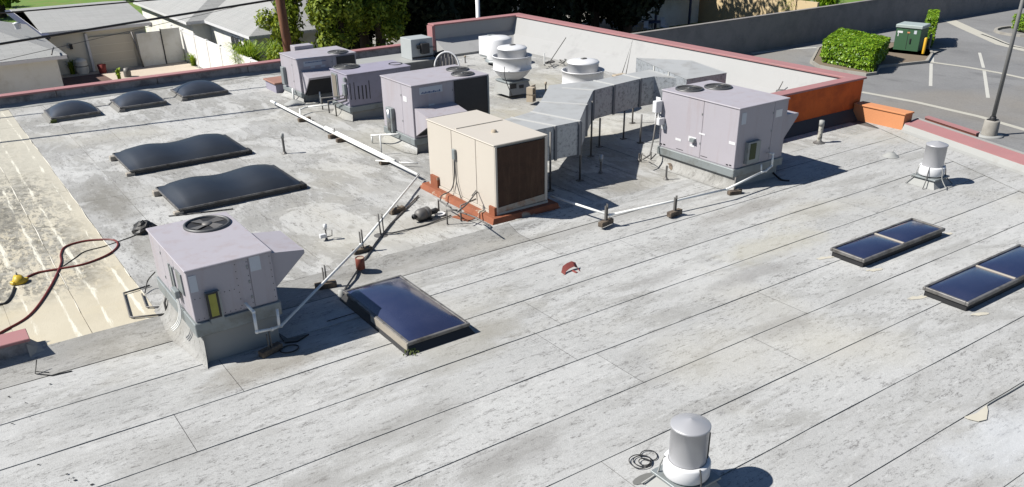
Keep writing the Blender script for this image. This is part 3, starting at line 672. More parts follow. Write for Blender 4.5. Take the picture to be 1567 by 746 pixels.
g = MB(); g.box(13.19, 13.17, 13.36, 13.5, .9, 1.5, .01); g.box(13.0, 13.19, 13.3, 13.42, 1.2, 1.45, .01); g.box(13.02, 13.19, 13.2, 13.3, .95, 1.1, .01); g.build('disconnect_box', M_white, u2)
g = MB(); g.tube([(13.1, 13.36, 1.2), (13.05, 13.38, .6), (12.9, 13.3, .3), (12.6, 13.2, .28)], .018, 6); g.build('conduit', M_steel, u2)
# ---- unit behind the cream cooler
u3 = cabinet('rooftop_air_conditioner', 'rooftop air conditioner with blue nameplate and black coil side behind the cream cooler', 9.18, 11.25, 17.22, 18.72, .46, 1.65, .18, M_unit, (10.28,), (17.72,), .14)
for p in ((700, 107), (708, 114)):
    cx, cy, _ = G(*p, 1.65); fan(u3, cx, cy, 1.65, .25)
xa, _ = FYp(694, 120, 17.22)
g = MB(); g.box(10.30, 11.21, 17.205, 17.219, .5, 1.61); cf = g.build('condenser_coil', M_dark, u3)
g = MB(); g.box(11.215, 11.26, 17.19, 17.219, .46, 1.62); g.build('corner_post', M_rail, u3)
lb = plate_y(u3, 'nameplate', 17.22, (641, 135), (677, 140), M_label)
g = MB(); (xa, za), (xb, zb_) = FYp(643, 137, 17.21), FYp(675, 136, 17.21)
xq = 9.36
rr = random.Random(3)
x = min(xa, xb)+.02
while x < max(xa, xb)-.04:
    w_ = rr.uniform(.012, .04); g.box(x, x+w_, 17.2105, 17.2135, 1.43, 1.43+rr.choice((.03, .045))); x += w_+.012
g.build('nameplate_lettering', M_blue, lb)
plate_y(u3, 'sticker', 17.22, (656, 160), (665, 163), M_label); plate_y(u3, 'sticker', 17.22, (683, 158), (690, 161), M_label)
plate_x(u3, 'sticker', 9.18, (617, 147), (623, 157), M_white)
g = MB(); g.lathe([(.001, .0), (.07, 0), (.07, .5), (.001, .5)], (9.10, 18.25, .45), 16); g.build('flue_pipe', plain('bare_bright_metal', (.55, .55, .56), .3, .8, var=.1), u3)
g = MB(); g.box(9.08, 9.179, 18.12, 18.4, .40, .98, .01); g.build('flue_box', M_rail, u3)
g = MB(); g.hull([(9.22, 17.215, .5), (10.26, 17.215, .5), (10.26, 16.62, .84), (9.22, 16.62, .84)], [(9.22, 17.215, 1.14), (10.26, 17.215, 1.14), (10.26, 16.60, 1.04), (9.22, 16.60, 1.04)]); g.build('rain_hood', M_unit, u3)
g = MB(); g.quad((9.26, 17.19, .495), (10.22, 17.19, .495), (10.22, 16.66, .81), (9.26, 16.66, .81)); g.build('hood_opening', M_black, u3)
# ---- unit with louvres
u4 = cabinet('rooftop_air_conditioner', 'old purple grey package air conditioner with vertical dark louvres, second from the rear left', 9.31, 11.18, 20.95, 22.0, .48, 1.30, .17, M_unit_d, (10.75,), (), .10)
cx, cy, _ = G(530, 103, 1.3); fan(u4, cx, cy, 1.3, .33)
cx, cy, _ = G(605, 98, 1.3); g = MB(); g.lathe([(.19, .0), (.19, .012), (.165, .012), (.165, 0)], (cx, cy, 1.3), 28); g.build('cover_ring', M_dark, u4)
for (px, t_, b_) in ((536.5, 128, 153), (542.5, 126.5, 153), (549, 132, 152), (555, 131, 152), (560.5, 130.5, 151), (565.5, 123.5, 151)):
    plate_y(u4, 'louvre', 20.95, (px-1.8, t_), (px+1.8, b_), M_dark, .006)
(ya, za), (yb, zb_) = FXp(507, 107, 9.31), FXp(520, 150, 9.31)
g = MB(); g.box(9.285, 9.309, min(ya, yb), max(ya, yb), .56, 1.22); g.build('filter_frame', M_rail, u4)
g = MB(); g.box(9.27, 9.284, min(ya, yb)+.05, max(ya, yb)-.05, .60, 1.18); g.build('intake_filter', M_filter, u4)
g = MB(); g.box(9.22, 9.30, 21.0, 21.14, .75, 1.05, .01); g.box(9.24, 9.3, 20.98, 21.08, 1.1, 1.22, .01); g.build('disconnect_box', M_rail, u4)
g = MB()
for k_, (a, b_) in enumerate((((494, 152), (494, 168)), ((504, 155), (504, 173)), ((515, 158), (515, 178)))):
    P = G(b_[0]*.25+G(0, 0)[0]*0+b_[0]*.75, b_[1], .1); g.tube([P, (P[0], P[1], .42), (9.25, 21.2-.1*k_, .72-.04*k_), (9.27, 21.15-.06*k_, .95)], .018, 6)
g.build('refrigerant_pipes', M_steel, u4)
g = MB(); g.tube(smooth_path([(11.05, 20.93, .75), (11.1, 20.8, 1.0), (11.25, 20.78, .95), (11.28, 20.8, .6), (11.2, 20.8, .1)]), .045, 8); g.build('flexible_conduit', M_steel, u4)
# ---- rear-left unit
u5 = cabinet('rooftop_air_conditioner', 'beige grey rooftop air conditioner at rear left with a gaping black intake hood', 9.10, 10.9, 23.75, 25.1, .40, 1.31, .15, M_unit, (10.15,), (24.2,), .12)
cx, cy, _ = G(517, 80.5, 1.31); fan(u5, cx, cy, 1.31, .27)
g = MB(); g.box(9.6, 10.2, 25.15, 25.5, .9, 1.42, .01); g.build('economiser_box', M_unit, u5)
g = MB(); g.hull([(9.16, 23.745, .86), (10.08, 23.745, .86), (10.08, 23.25, .80), (9.16, 23.25, .80)], [(9.16, 23.745, .98), (10.08, 23.745, .98), (10.08, 23.22, .86), (9.16, 23.22, .86)]); g.build('rain_hood', M_unit, u5)
g = MB(); g.hull([(9.17, 23.744, .30), (9.2, 23.744, .30), (9.2, 23.744, .86), (9.17, 23.744, .86)], [(9.17, 23.60, .42), (9.2, 23.60, .42), (9.2, 23.26, .80), (9.17, 23.26, .80)]); g.build('hood_cheek', M_unit, u5)
g = MB(); g.box(9.22, 10.05, 23.6, 23.738, .30, .83); g.build('intake_opening', M_black, u5)
g = MB(); g.box(10.28, 10.86, 23.733, 23.747, .5, 1.25); g.build('condenser_coil', M_dark, u5)
lb = plate_y(u5, 'nameplate', 23.75, (464, 95), (493, 99), M_label); plate_y(u5, 'sticker', 23.75, (475, 102), (482, 104), M_label); plate_y(u5, 'sticker', 23.75, (491, 100), (498, 102), M_label)
g = MB(); x = 9.32
while x < 9.95:
    w_ = rr.uniform(.012, .035); g.box(x, x+w_, 23.741, 23.7435, 1.17, 1.20); x += w_+.012
g.build('nameplate_lettering', M_blue, lb)
g = MB(); g.box(9.0, 9.099, 24.75, 24.95, .45, .95, .01); g.build('flue_box', M_rail, u5)
g = MB(); g.tube([(9.02, 24.2, .42), (8.98, 24.1, .40), (8.98, 24.1, .12)], .03, 8); g.build('drain_pipe', M_pvc, u5)
g = MB(); g.lathe([(.001, .12), (.10, .10), (.22, .04), (.30, .012)], (8.85, 23.75, .1), 18); g.build('flashing_mound', M_coat, u5)

# ---- cream evaporative cooler
CB = (8.22, 9.40, 12.44, 14.85)
t = thing('cooler', (8.8, 13.6, 0), 'cream box cooler with dark brown wet pad on a rust red base, mid roof', 'evaporative cooler')
x0, x1, y0, y1 = CB; zb, zt = .24, 1.52
g = MB(); g.hull([(x0-.22, y0-.20, zr(8, 12.3)-.04), (x1+.22, y0-.20, zr(8, 12.3)-.04), (x1+.22, y1+.15, .09), (x0-.22, y1+.15, .09)], [(x0-.14, y0-.14, .2), (x1+.16, y0-.14, .2), (x1+.16, y1+.1, .2), (x0-.14, y1+.1, .2)]); g.build('base_curb', M_rust, t)
g = MB(); g.box(x0-.03, x1+.02, y0-.02, y1, .2, zb); g.build('base_pan', M_cream_p, t)
g = MB(); g.box(x0+.01, x1-.01, y0+.03, y1-.01, zb, zt-.02); g.build('cabinet', M_cream_p, t)
for a, b_ in ((y0, y0+.62), (y0+.63, y0+1.48), (y0+1.49, y1)):
    g = MB(); g.box(x0-.006, x0+.009, a+.003, b_-.003, zb+.01, zt-.03, .004); g.build('side_panel', M_cream_p, t)
g = MB(); g.box(x0-.02, x1+.02, y0-.01, y1+.02, zt-.02, zt+.005, .008); tp = g.build('top_panel', M_cream_p, t)
g = MB(); g.box(x0+.05, x1-.05, y0+1.38, y0+1.42, zt+.005, zt+.02); g.build('top_seam', M_cream_p, tp)
g = MB(); g.lathe([(.001, .05), (.05, .04), (.055, 0)], (x0+.5, y0+.75, zt+.005), 12); g.build('top_plug', M_clay, tp)
# front pad, frame
g = MB(); g.box(x0+.05, x1-.06, y0-.012, y0+.03, zb+.11, zt-.06); g.build('wet_pad', M_pad, t)
for nm, bx in (('frame_post', (x0, x0+.045, zb, zt-.022)), ('frame_post', (x1-.055, x1+.005, zb+.02, zt-.022))):
    g = MB(); g.box(bx[0], bx[1], y0-.022, y0+.029, bx[2], bx[3], .004); g.build(nm, M_cream_p, t)
g = MB(); g.hull([(x0+.046, y0-.018, zb+.0), (x1-.056, y0-.018, zb+.02), (x1-.056, y0+.029, zb+.02), (x0+.046, y0+.029, zb)], [(x0+.046, y0-.018, zb+.10), (x1-.056, y0-.018, zb+.15), (x1-.056, y0+.029, zb+.15), (x0+.046, y0+.029, zb+.10)])
g.build('sill_rail', plain('stained_sill', (.52, .46, .38), .7, var=.1, scale=4, grime=(.38, .15, .06), gscale=4, glow=.45, ghigh=.65), t)
g = MB(); g.box(x0-.05, x0+.0, y0-.03, y0+.16, .2, .36); g.box(x0-.06, x0+.0, y1-.38, y1-.1, .2, .42); g.build('sealer_smear', M_rust, t)
(ya, za) = FXp(697, 236, x0)
g = MB(); g.box(x0-.06, x0-.0065, ya-.05, ya+.05, za-.1, za+.1, .008); jb = g.build('junction_box', M_rail, t)
g = MB(); g.tube(smooth_path([(x0-.04, ya, za-.1), (x0-.045, ya+.02, za-.5), (x0-.08, ya+.12, .30), (x0-.3, ya+.1, .25), (x0-.45, ya-.1, .22)]), .012, 6); g.tube(smooth_path([(x0-.04, ya-.03, za-.1), (x0-.045, ya-.06, za-.5), (x0-.05, ya-.22, .22)]), .009, 6); g.build('cable', M_grille, jb)

# ---- pipe cluster beside cooler
t = thing('pipe_cluster', G(700, 330, .1), 'tangle of thin grey pipes and stubs beside the rust red cooler base', 'pipes')
for a, h, b_ in (((672, 329), .30, (690, 318)), ((685, 348), .34, (700, 322)), ((706, 343), .36, (728, 305)), ((748, 350), .06, None)):
    P = G(*a, zr(7.8, 12)+.0); g = MB(); pts = [P, (P[0], P[1], P[2]+h)]
    if b_:
        Q = G(*b_, P[2]+h); pts += [Q]
    g.tube(pts, .016, 6); g.lathe([(.07, .0), (.05, .02), (.02, .06)], (P[0], P[1], P[2]+.005), 10); g.build('pipe', M_steel, t)
P = G(690, 320, .32); Q = G(748, 345, .30); g = MB(); g.tube([P, G(728, 333, .3), Q], .014, 6); g.build('pipe', M_steel, t)
g = MB(); g.tube(smooth_path([G(700, 325, .40), G(715, 312, .44), G(728, 296, .5), (8.2, 13.0, .5)]), .014, 6); g.build('pipe', M_grille, t)
g = MB(); g.tube([G(722, 300, .42), G(729, 291, .52), G(732, 318, .14)], .010, 6); g.build('pipe', M_grille, t)
g = MB(); P = G(700, 333, .1)
g.box(P[0]-.05, P[0]+.55, P[1]-.25, P[1]+.15, .10, .116, rot=.3); g.build('rust_stain', M_rust, t)
g = MB(); q = G(748, 352, .05); g.lathe([(.001, .12), (.09, .11), (.12, 0)], (q[0]-.05, q[1], .03), 14); g.build('cap', M_coat, t)

# ---- compressor lying on the roof
P = G(648, 336, .11)
t = thing('compressor', P, 'small grey cylindrical motor lying on the roof beside the cooler pipes', 'motor')
def lathe_axis(mb, prof, c, ax, seg=18):
    ax = Vector(ax).normalized(); a = ax.orthogonal().normalized(); bb = ax.cross(a); k = len(prof); vs = []
    for r, u in prof:
        for j in range(seg):
            an = 2*math.pi*j/seg; vs.append(Vector(c)+ax*u+(a*math.cos(an)+bb*math.sin(an))*r)
    mb.add(vs, [(i*seg+j, i*seg+(j+1) % seg, (i+1)*seg+(j+1) % seg, (i+1)*seg+j) for i in range(k-1) for j in range(seg)], True)
ax = (.97, .2, 0)
g = MB(); lathe_axis(g, [(.001, -.17), (.06, -.17), (.10, -.13), (.115, -.08), (.115, .02), (.10, .03), (.115, .04), (.115, .12), (.08, .15), (.001, .15)], (P[0], P[1], .22), ax); g.build('motor_body', M_steel, t)
g = MB(); lathe_axis(g, [(.03, -.26), (.05, -.24), (.05, -.2), (.025, -.2), (.025, -.16)], (P[0], P[1], .22), ax); g.build('shaft', M_black, t)
g = MB(); g.box(P[0]-.12, P[0]+.14, P[1]-.10, P[1]+.12, .105, .13); g.build('foot', M_black, t)
g = MB(); lathe_axis(g, [(.001, .0), (.05, .0), (.055, .16), (.03, .2), (.001, .2)], (P[0]+.16, P[1]+.03, .2), ax); g.build('coupling', M_black, t)
q = G(673, 329, .11); g = MB(); g.lathe([(.09, .0), (.11, .03), (.10, .03), (.001, .012)], (q[0], q[1], .108), 20)
tag(g.build('pan', M_white, None), 'small round white pan behind the grey motor', 'pan')

# ================================================================== DUCTWORK
t = thing('sheet_metal_duct', (12, 14.5, 0), 'galvanised duct on thin posts bending from the cream cooler toward the right unit', 'duct')
DT, DB = 1.35, .67
secs = [[(9.42, 13.35), (10.30, 13.35), (10.0, 14.45), (9.42, 14.45)],
        [(10.30, 13.35), (10.92, 13.35), (10.62, 14.60), (10.0, 14.45)],
        [(10.92, 13.35), (11.93, 14.36), (11.30, 15.2), (10.62, 14.60)],
        [(11.93, 14.36), (12.95, 15.35), (12.55, 15.95), (12.50, 16.45), (11.30, 15.2)],
        [(12.95, 15.35), (13.70, 15.48), (13.65, 16.15), (12.50, 16.45), (12.55, 15.95)],
        [(13.70, 15.48), (14.68, 15.62), (14.68, 16.25), (13.65, 16.15)],
        [(14.68, 15.62), (15.12, 15.60), (15.48, 14.95), (15.6, 16.3), (14.68, 16.25)]]
for s_ in secs:
    k = len(s_); cxs = sum(p[0] for p in s_)/k; cys = sum(p[1] for p in s_)/k
    q = [(cxs+(p[0]-cxs)*.995, cys+(p[1]-cys)*.995) for p in s_]
    g = MB(); g.prism([(a, b_, DT-.004) for a, b_ in q], DT-DB); sec = g.build('duct_section', M_galv, t)
    g = MB(); g.prism([(a, b_, DT+.002) for a, b_ in q], .005); g.build('duct_top', M_galv_s, sec)
for s_ in secs[:-1]:
    a, b_ = (Vector((*s_[1], 0)), Vector((*s_[2], 0)))
    if len(s_) == 5 and s_ is secs[4]: a, b_ = Vector((13.70, 15.48, 0)), Vector((13.65, 16.15, 0))
    if s_ is secs[3]: a, b_ = Vector((12.95, 15.35, 0)), Vector((12.55, 16.0, 0))
    d = (b_-a).normalized(); nn = Vector((-d.y, d.x, 0))*.03; a2, b2 = a-d*.02, b_+d*.02
    g = MB(); g.prism([(*(a2-nn)[:2], DT+.012), (*(a2+nn)[:2], DT+.012), (*(b2+nn)[:2], DT+.012), (*(b2-nn)[:2], DT+.012)][::-1], .012); g.build('joint_sealant', M_seal, t)
    g = MB(); g.box(a.x-.03, a.x+.03, a.y-.03, a.y-.005, DB-.02, DT); g.build('joint_flange', plain('dull_flange', (.26, .27, .29), .6, .4) if 'dull_flange' not in MATS else MATS['dull_flange'], t)
g = MB(); g.prism([(15.30, 14.68, 1.40), (16.6, 14.60, 1.40), (16.6, 15.8, 1.52), (15.78, 17.0, 1.52)][::-1], [.75, .75, .85, .85][::-1]); pl = g.build('plenum', M_galv, t)
g = MB(); g.prism([(15.29, 14.67, 1.408), (16.61, 14.59, 1.408), (16.61, 15.81, 1.528), (15.77, 17.01, 1.528)][::-1], .006); g.build('plenum_top', M_galv_s, pl)
g = MB()
for f_ in (.33, .62):
    xa_, ya_, za_ = 15.30+.48*f_, 14.68+2.32*f_, 1.40+.12*f_; g.box(xa_-.022, xa_-.004, ya_-.02, ya_+.02, .8, za_-.005)
g.build('panel_seam', M_seal, pl)
for (x, y, zt_) in ((10.08, 13.22, 1.30), (11.02, 13.42, 1.30), (12.40, 14.72, 1.30), (14.02, 15.42, .70), (14.1, 14.9, .7), (13.1, 15.25, .7), (12.9, 16.5, .7), (15.2, 16.4, .7)):
    g = MB(); g.tube([(x, y, zr(x, y)+.01), (x, y, zt_)], .022, 6); g.box(x-.07, x+.07, y-.05, y+.05, zr(x, y)+.008, zr(x, y)+.028); g.build('support_post', M_steel, t)
# vent stubs under the duct
def stack(name, px, base_z, h, r, mat, label, cat, capr=None, capm=None, group=None, capz=None):
    P = G(*px, base_z); t = thing(name, P, label, cat, group)
    g = MB(); g.lathe([(r, 0), (r, h)], P, 12); g.lathe([(.001, h), (r, h)], P, 12, False); g.build('pipe', mat, t)
    g = MB(); g.lathe([(r*2.6, .006), (r*1.8, .02), (r*1.05, .06)], P, 14); g.build('flashing', M_steel, t)
    if capr: g = MB(); hz = capz or .1; g.lathe([(r*.9, h-hz), (capr, h-hz), (capr, h), (.001, h+.01)], P, 14); g.build('cap', capm, t)
    return t
stack('vent_pipe', (435.7, 236), .1, .48, .028, M_steel, 'thin dark vent pipe with pale cap standing alone on the left roof', 'vent pipe', .04, M_coat)
stack('vent_pipe', (1253, 219), .01, .54, .055, plain('flaking_white_pipe', (.55, .53, .47), .8, var=.15, scale=10, grime=(.10, .09, .08), gscale=9, glow=.5, ghigh=.6), 'fat flaking white vent pipe in front of the orange wall', 'vent pipe', .062, M_coat, capz=.13)
stack('vent_pipe', (919, 265), .05, .40, .022, M_steel, 'capped grey vent pipe standing in the shadow under the duct', 'vent pipe', .045, M_galv, capz=.14)
stack('vent_pipe', (835, 153), .1, .50, .020, M_black, 'thin black vent pipe with cream cap beside the concrete block', 'vent pipe', .035, M_clay, capz=.07)
stack('vent_pipe', (712, 97), .1, .25, .02, M_steel, 'small rusty vent pipe near the leaning white grille', 'vent pipe', .035, M_clay, capz=.05)
stack('vent_pipe', (833, 101), .1, .42, .018, M_pvc, 'thin white pipe standing among cables by the right parapet', 'vent pipe')
stack('vent_pipe', (1019, 275), .02, .30, .022, M_steel, 'short bare steel pipe in front of the large right unit', 'vent pipe')
stack('vent_pipe', (978, 246), .02, .17, .018, M_steel, 'low bent steel stub left of the large right unit', 'vent pipe')
t = stack('roof_spigot', (500, 368), .1, .30, .014, M_steel, 'small white capped spigot with side outlet on the roof near the red can', 'spigot', .035, M_white, capz=.09)
P = G(500, 368, .1); g = MB(); g.box(P[0]-.12, P[0]-.0, P[1]-.03, P[1]+.03, .16, .23, .006); g.build('side_outlet', M_white, t)
g = MB(); g.tube([(P[0]+.02, P[1], .16), (P[0]+.12, P[1]+.03, .15), (P[0]+.13, P[1]+.03, .26)], .01, 6); g.build('side_pipe', M_steel, t)

# ================================================================== EXHAUST FANS
def upblast(P, label, s=1., curbh=.33):
    t = thing('exhaust_fan', P, label, 'exhaust fan', 'white mushroom shaped kitchen exhaust fans'); x, y, z = P
    g = MB(); g.hull([(x-.42, y-.42, z+.008), (x+.42, y-.42, z+.008), (x+.42, y+.42, z+.008), (x-.42, y+.42, z+.008)], [(x-.34, y-.34, z+curbh), (x+.34, y-.34, z+curbh), (x+.34, y+.34, z+curbh), (x-.34, y+.34, z+curbh)]); g.build('curb', M_coat, t)
    g = MB(); g.box(x-.37, x+.37, y-.37, y+.37, z+curbh, z+curbh+.05, .01); g.build('base_plate', M_rail, t)
    zz = z+curbh+.05
    g = MB(); g.lathe([(.26, 0), (.30, .03), (.42, .12), (.52, .24), (.555, .30), (.575, .30), (.575, .325), (.56, .33), (.57, .66), (.585, .665), (.585, .69), (.555, .69), (.54, .4), (.40, .3), (.2, .25)], (x, y, zz), 40); g.build('wind_band', M_white, t)
    g = MB(); g.lathe([(.42, .45), (.425, .87), (.44, .875), (.44, .89), (.41, .925), (.25, .955), (.10, .965), (.001, .965)], (x, y, zz), 40); hd = g.build('motor_cap', M_white, t)
    g = MB(); g.box(x-.06, x+.10, y-.05, y+.05, zz+.955, zz+.99, .008); g.build('lift_handle', M_steel, hd)
    for k in range(3):
        a = .6+k*2.1; g = MB(); g.box(x+.42*math.cos(a)-.015, x+.57*math.cos(a)+.015, y+.42*math.sin(a)-.012, y+.57*math.sin(a)+.012, zz+.50, zz+.53); g.build('strut', M_steel, t)
    return t
f1 = upblast((14.62, 21.05, .1), 'white mushroom exhaust fan fully in view on its curb behind the unit with open coil')
g = MB(); g.tube(smooth_path([(14.1, 20.7, .95), (14.05, 20.62, .7), (14.15, 20.6, .4), (14.3, 20.62, .12)]), .012, 6); g.build('cable', M_grille, f1)
g = MB(); g.box(14.28, 14.5, 20.675, 20.70, .2, .42); g.box(14.6, 14.76, 20.67, 20.695, .25, .36); g.build('curb_vent', M_black, f1)
upblast((15.05, 18.3, .05), 'white mushroom exhaust fan half hidden behind the galvanised duct')
# third: rear fan beside white box
P = G(775, 98, .1)
t = thing('exhaust_fan', P, 'round white fan housing in the far corner, mostly behind the nearer exhaust fan', 'exhaust fan')
x, y, z = P[0]+.1, P[1]+.6, .1
g = MB(); g.lathe([(.40, 0), (.42, .1), (.46, .75), (.44, .78), (.3, .83), (.001, .85)], (x, y, z), 32); g.build('housing', M_white, t)
g = MB(); g.lathe([(.49, .0), (.49, .06), (.42, .08)], (x, y, z), 32); g.build('base_ring', M_rail, t)
a, b_ = G(740, 86, .14), G(752, 88, .14)
t = thing('control_cabinet', a, 'white metal box with dark side standing in front of the far corner parapet', 'cabinet')
g = MB(); g.box(a[0]+.02, a[0]+.62, a[1]-.35, a[1]+.25, .10, .16); g.build('base', M_rail, t)
g = MB(); g.box(a[0], a[0]+.34, a[1]-.3, a[1]+.3, .16, .78, .01); g.build('cabinet', M_white, t)
g = MB(); g.box(a[0]+.35, a[0]+.6, a[1]-.28, a[1]+.28, .16, .80, .01); g.build('grey_side_box', M_rail, t)
# evaporative unit on low platform
PL = (12.2, 15.1, 25.35, 27.3)
t = thing('low_platform', (13.6, 26, 0), 'low white roof platform with dark grey side behind the louvred unit', 'platform')
g = MB(); g.box(10.9, 15.1, 25.85, 27.55, .08, .36, .01); g.build('platform', M_coat, t)
g = MB(); g.box(12.3, 15.08, 25.835, 25.849, .1, .34); g.build('side_panel', plain('dark_grey_side', (.20, .20, .19), .8, var=.25, scale=5, streak=True), t)  # side panel darker than the platform
t = thing('evaporative_cooler', (14.4, 26.5, 0), 'pale grey cube cooler with black motor housing on its front, on the white platform', 'evaporative cooler')
E0 = (14.02, 14.86, 26.1, 26.85)
g = MB(); g.box(*E0[:2], *E0[2:], .36, 1.03, .01); g.build('cabinet', plain('pale_blue_grey_metal', (.50, .53, .53), .5, var=.05), t)
g = MB(); g.box(E0[0]+.02, E0[1]-.02, E0[2]-.012, E0[2]-.001, .40, .46); g.build('base_seam', M_black, t)
g = MB(); g.box(E0[0]+.32, E0[0]+.62, E0[2]-.16, E0[2]-.001, .55, .88, .01); mh = g.build('motor_housing', M_black, t)
g = MB(); g.box(E0[0]+.20, E0[0]+.319, E0[2]-.10, E0[2]-.01, .72, .84, .01); g.tube([(E0[0]+.62, E0[2]-.08, .74), (E0[0]+.85, E0[2]-.08, .72)], .015, 6); g.build('bracket', M_black, mh)
g = MB(); g.box(14.95, 15.45, 26.1, 26.4, .37, .43); g.tube([(15.0, 26.2, .46), (15.4, 26.35, .48)], .04, 8)
tag(g.build('scrap_bundle', M_black), 'small black bundle lying beside the red parapet end behind the platform', 'bundle')
# leaning white grille
P = G(684, 103, .1); c0 = Vector((P[0], P[1], .36))
t = thing('round_grille', P, 'half round white barred grille leaning upright behind the twin fan unit', 'grille')
rt = Vector((.8, -.56, 0)); up = Vector((.15, .2, .97)).normalized(); R_ = .42
g = MB(); g.tube([c0+rt*R_*math.cos(a)+up*(R_*1.15*math.sin(a)-.25) for a in np.linspace(0, math.pi, 26)], .030, 8); g.build('rim', M_white, t)
for k in range(6):
    u = -.30+.12*k; hgt = math.sqrt(max(0, 1-(u/R_)**2))*R_*1.15-.25; g = MB(); g.tube([c0+rt*u+up*-.25, c0+rt*u+up*hgt], .014, 6); g.build('bar', M_grille, t)
g = MB(); q = [c0+rt*R_*.93*math.cos(a)+up*(R_*1.07*math.sin(a)-.25)+Vector((.02, .03, 0)) for a in np.linspace(0, math.pi, 18)]; g.add(q, [tuple(range(18))]); g.build('mesh_back', plain('grey_mesh', (.30, .28, .28), .7), t)
# red-topped low box, rear left
a = G(410, 137, .1)
t = thing('low_vent_box', a, 'low vent box with red brown lid at the rear left of the white roof units', 'vent box')
g = MB(); g.box(8.95, 9.5, 25.4, 26.25, .1, .36); g.build('box', M_unit_d, t); g = MB(); g.box(8.90, 9.55, 25.35, 26.3, .36, .41, .01); g.build('lid', plain('rusty_lid', (.38, .20, .15), .7, var=.2, scale=4), t)
# concrete block
a = G(820, 155, .1)
t = thing('concrete_block', a, 'tan hollow concrete block standing on end beside the first exhaust fan', 'block')
bx, by = a[0], a[1]; ang = .45
def rb(mb, u0, u1, v0, v1, z0, z1):
    cs, sn = math.cos(ang), math.sin(ang); P4 = [(bx+u*cs-v*sn, by+u*sn+v*cs) for u, v in ((u0, v0), (u1, v0), (u1, v1), (u0, v1))]
    mb.hull([(*p, z0) for p in P4], [(*p, z1) for p in P4])
g = MB(); rb(g, -.02, .0, .0, .20, .1, .50); rb(g, .0, .30, .17, .20, .1, .50)
for z0, z1 in ((.1, .14), (.28, .32), (.46, .50)): rb(g, -.20, .0, .0, .2, z0, z1)
rb(g, -.20, -.17, .0, .2, .14, .46); rb(g, -.03, -.0, .0, .2, .14, .46); g.build('block', M_clay, t)
# cables near right parapet
P = G(846, 97, .1)
t = thing('cable_pile', P, 'pile of dark cables on the roof by the right parapet', 'cables')
for k in range(8):
    g = MB(); c0 = Vector((P[0]+rnd.uniform(-.35, .45), P[1]+rnd.uniform(-.25, .2), .12)); g.tube(smooth_path([c0+Vector((rnd.uniform(-.25, .25), rnd.uniform(-.2, .2), rnd.uniform(0, .04))) for _ in range(4)]), .014, 5); g.build('cable', M_black if k % 2 else M_steel, t)
for lab, pts in (('tall bent grey rod leaning against the right parapet', [G(952, 113, .1), FYp(968, 62, 19.3), G(958, 113, .1)]), ('thin straight grey rod leaning on the right parapet near the cables', [G(842, 94, .1), FYp(866, 58, 22.6)]), ('short thin rod leaning on the right parapet behind the orange wall', [G(1187, 146, .3), FYp(1198, 125, 15.2)])):
    pp = []
    for i, p in enumerate(pts):
        if len(p) == 2: p = (p[0], (19.3, 22.6, 15.2)[('tall' in lab, 'straight' in lab, 'short' in lab).index(True)], p[1])
        pp.append(p)
    g = MB(); g.tube(pp, .014, 6); tag(g.build('leaning_rod', M_steel, None, pts[0]), lab, 'rod')
g = MB(); q = G(1196, 140, .75); g.lathe([(.001, .05), (.14, .02), (.17, -.2), (.12, -.35)], q, 14); tag(g.build('small_dome_cap', M_steel, None, q), 'small grey dome cap poking up by the red coping behind the large right unit', 'cap')
# pink lump and cable at foot of bent rod
q = G(948, 117, .1); g = MB(); g.box(q[0]-.25, q[0]+.2, q[1]-.1, q[1]+.1, .1, .17, .02); tag(g.build('small_brick_piece', M_clay, None, q), 'small pinkish brick piece at the foot of the bent rod', 'brick')
# white pipe beyond the back parapet
t = thing('vent_stack', (19.0, 30.2, GZ), 'tall white pipe rising behind the back parapet corner', 'vent pipe')
x_, z_ = FYp(731.5, 27, 30.2)
g = MB(); g.tube([(x_, 30.2, GZ), (x_, 30.2, 2.4)], .085, 14); g.build('pipe', M_white, t)
g = MB(); g.lathe([(.088, 1.82), (.13, 1.84), (.13, 2.0), (.09, 2.02)], (x_, 30.2, 0), 14); g.build('collar', M_white, t)
t.location = (x_, 30.2, GZ)
for c_ in kids(t): c_.location = Vector((19.0-x_, 0, 0))

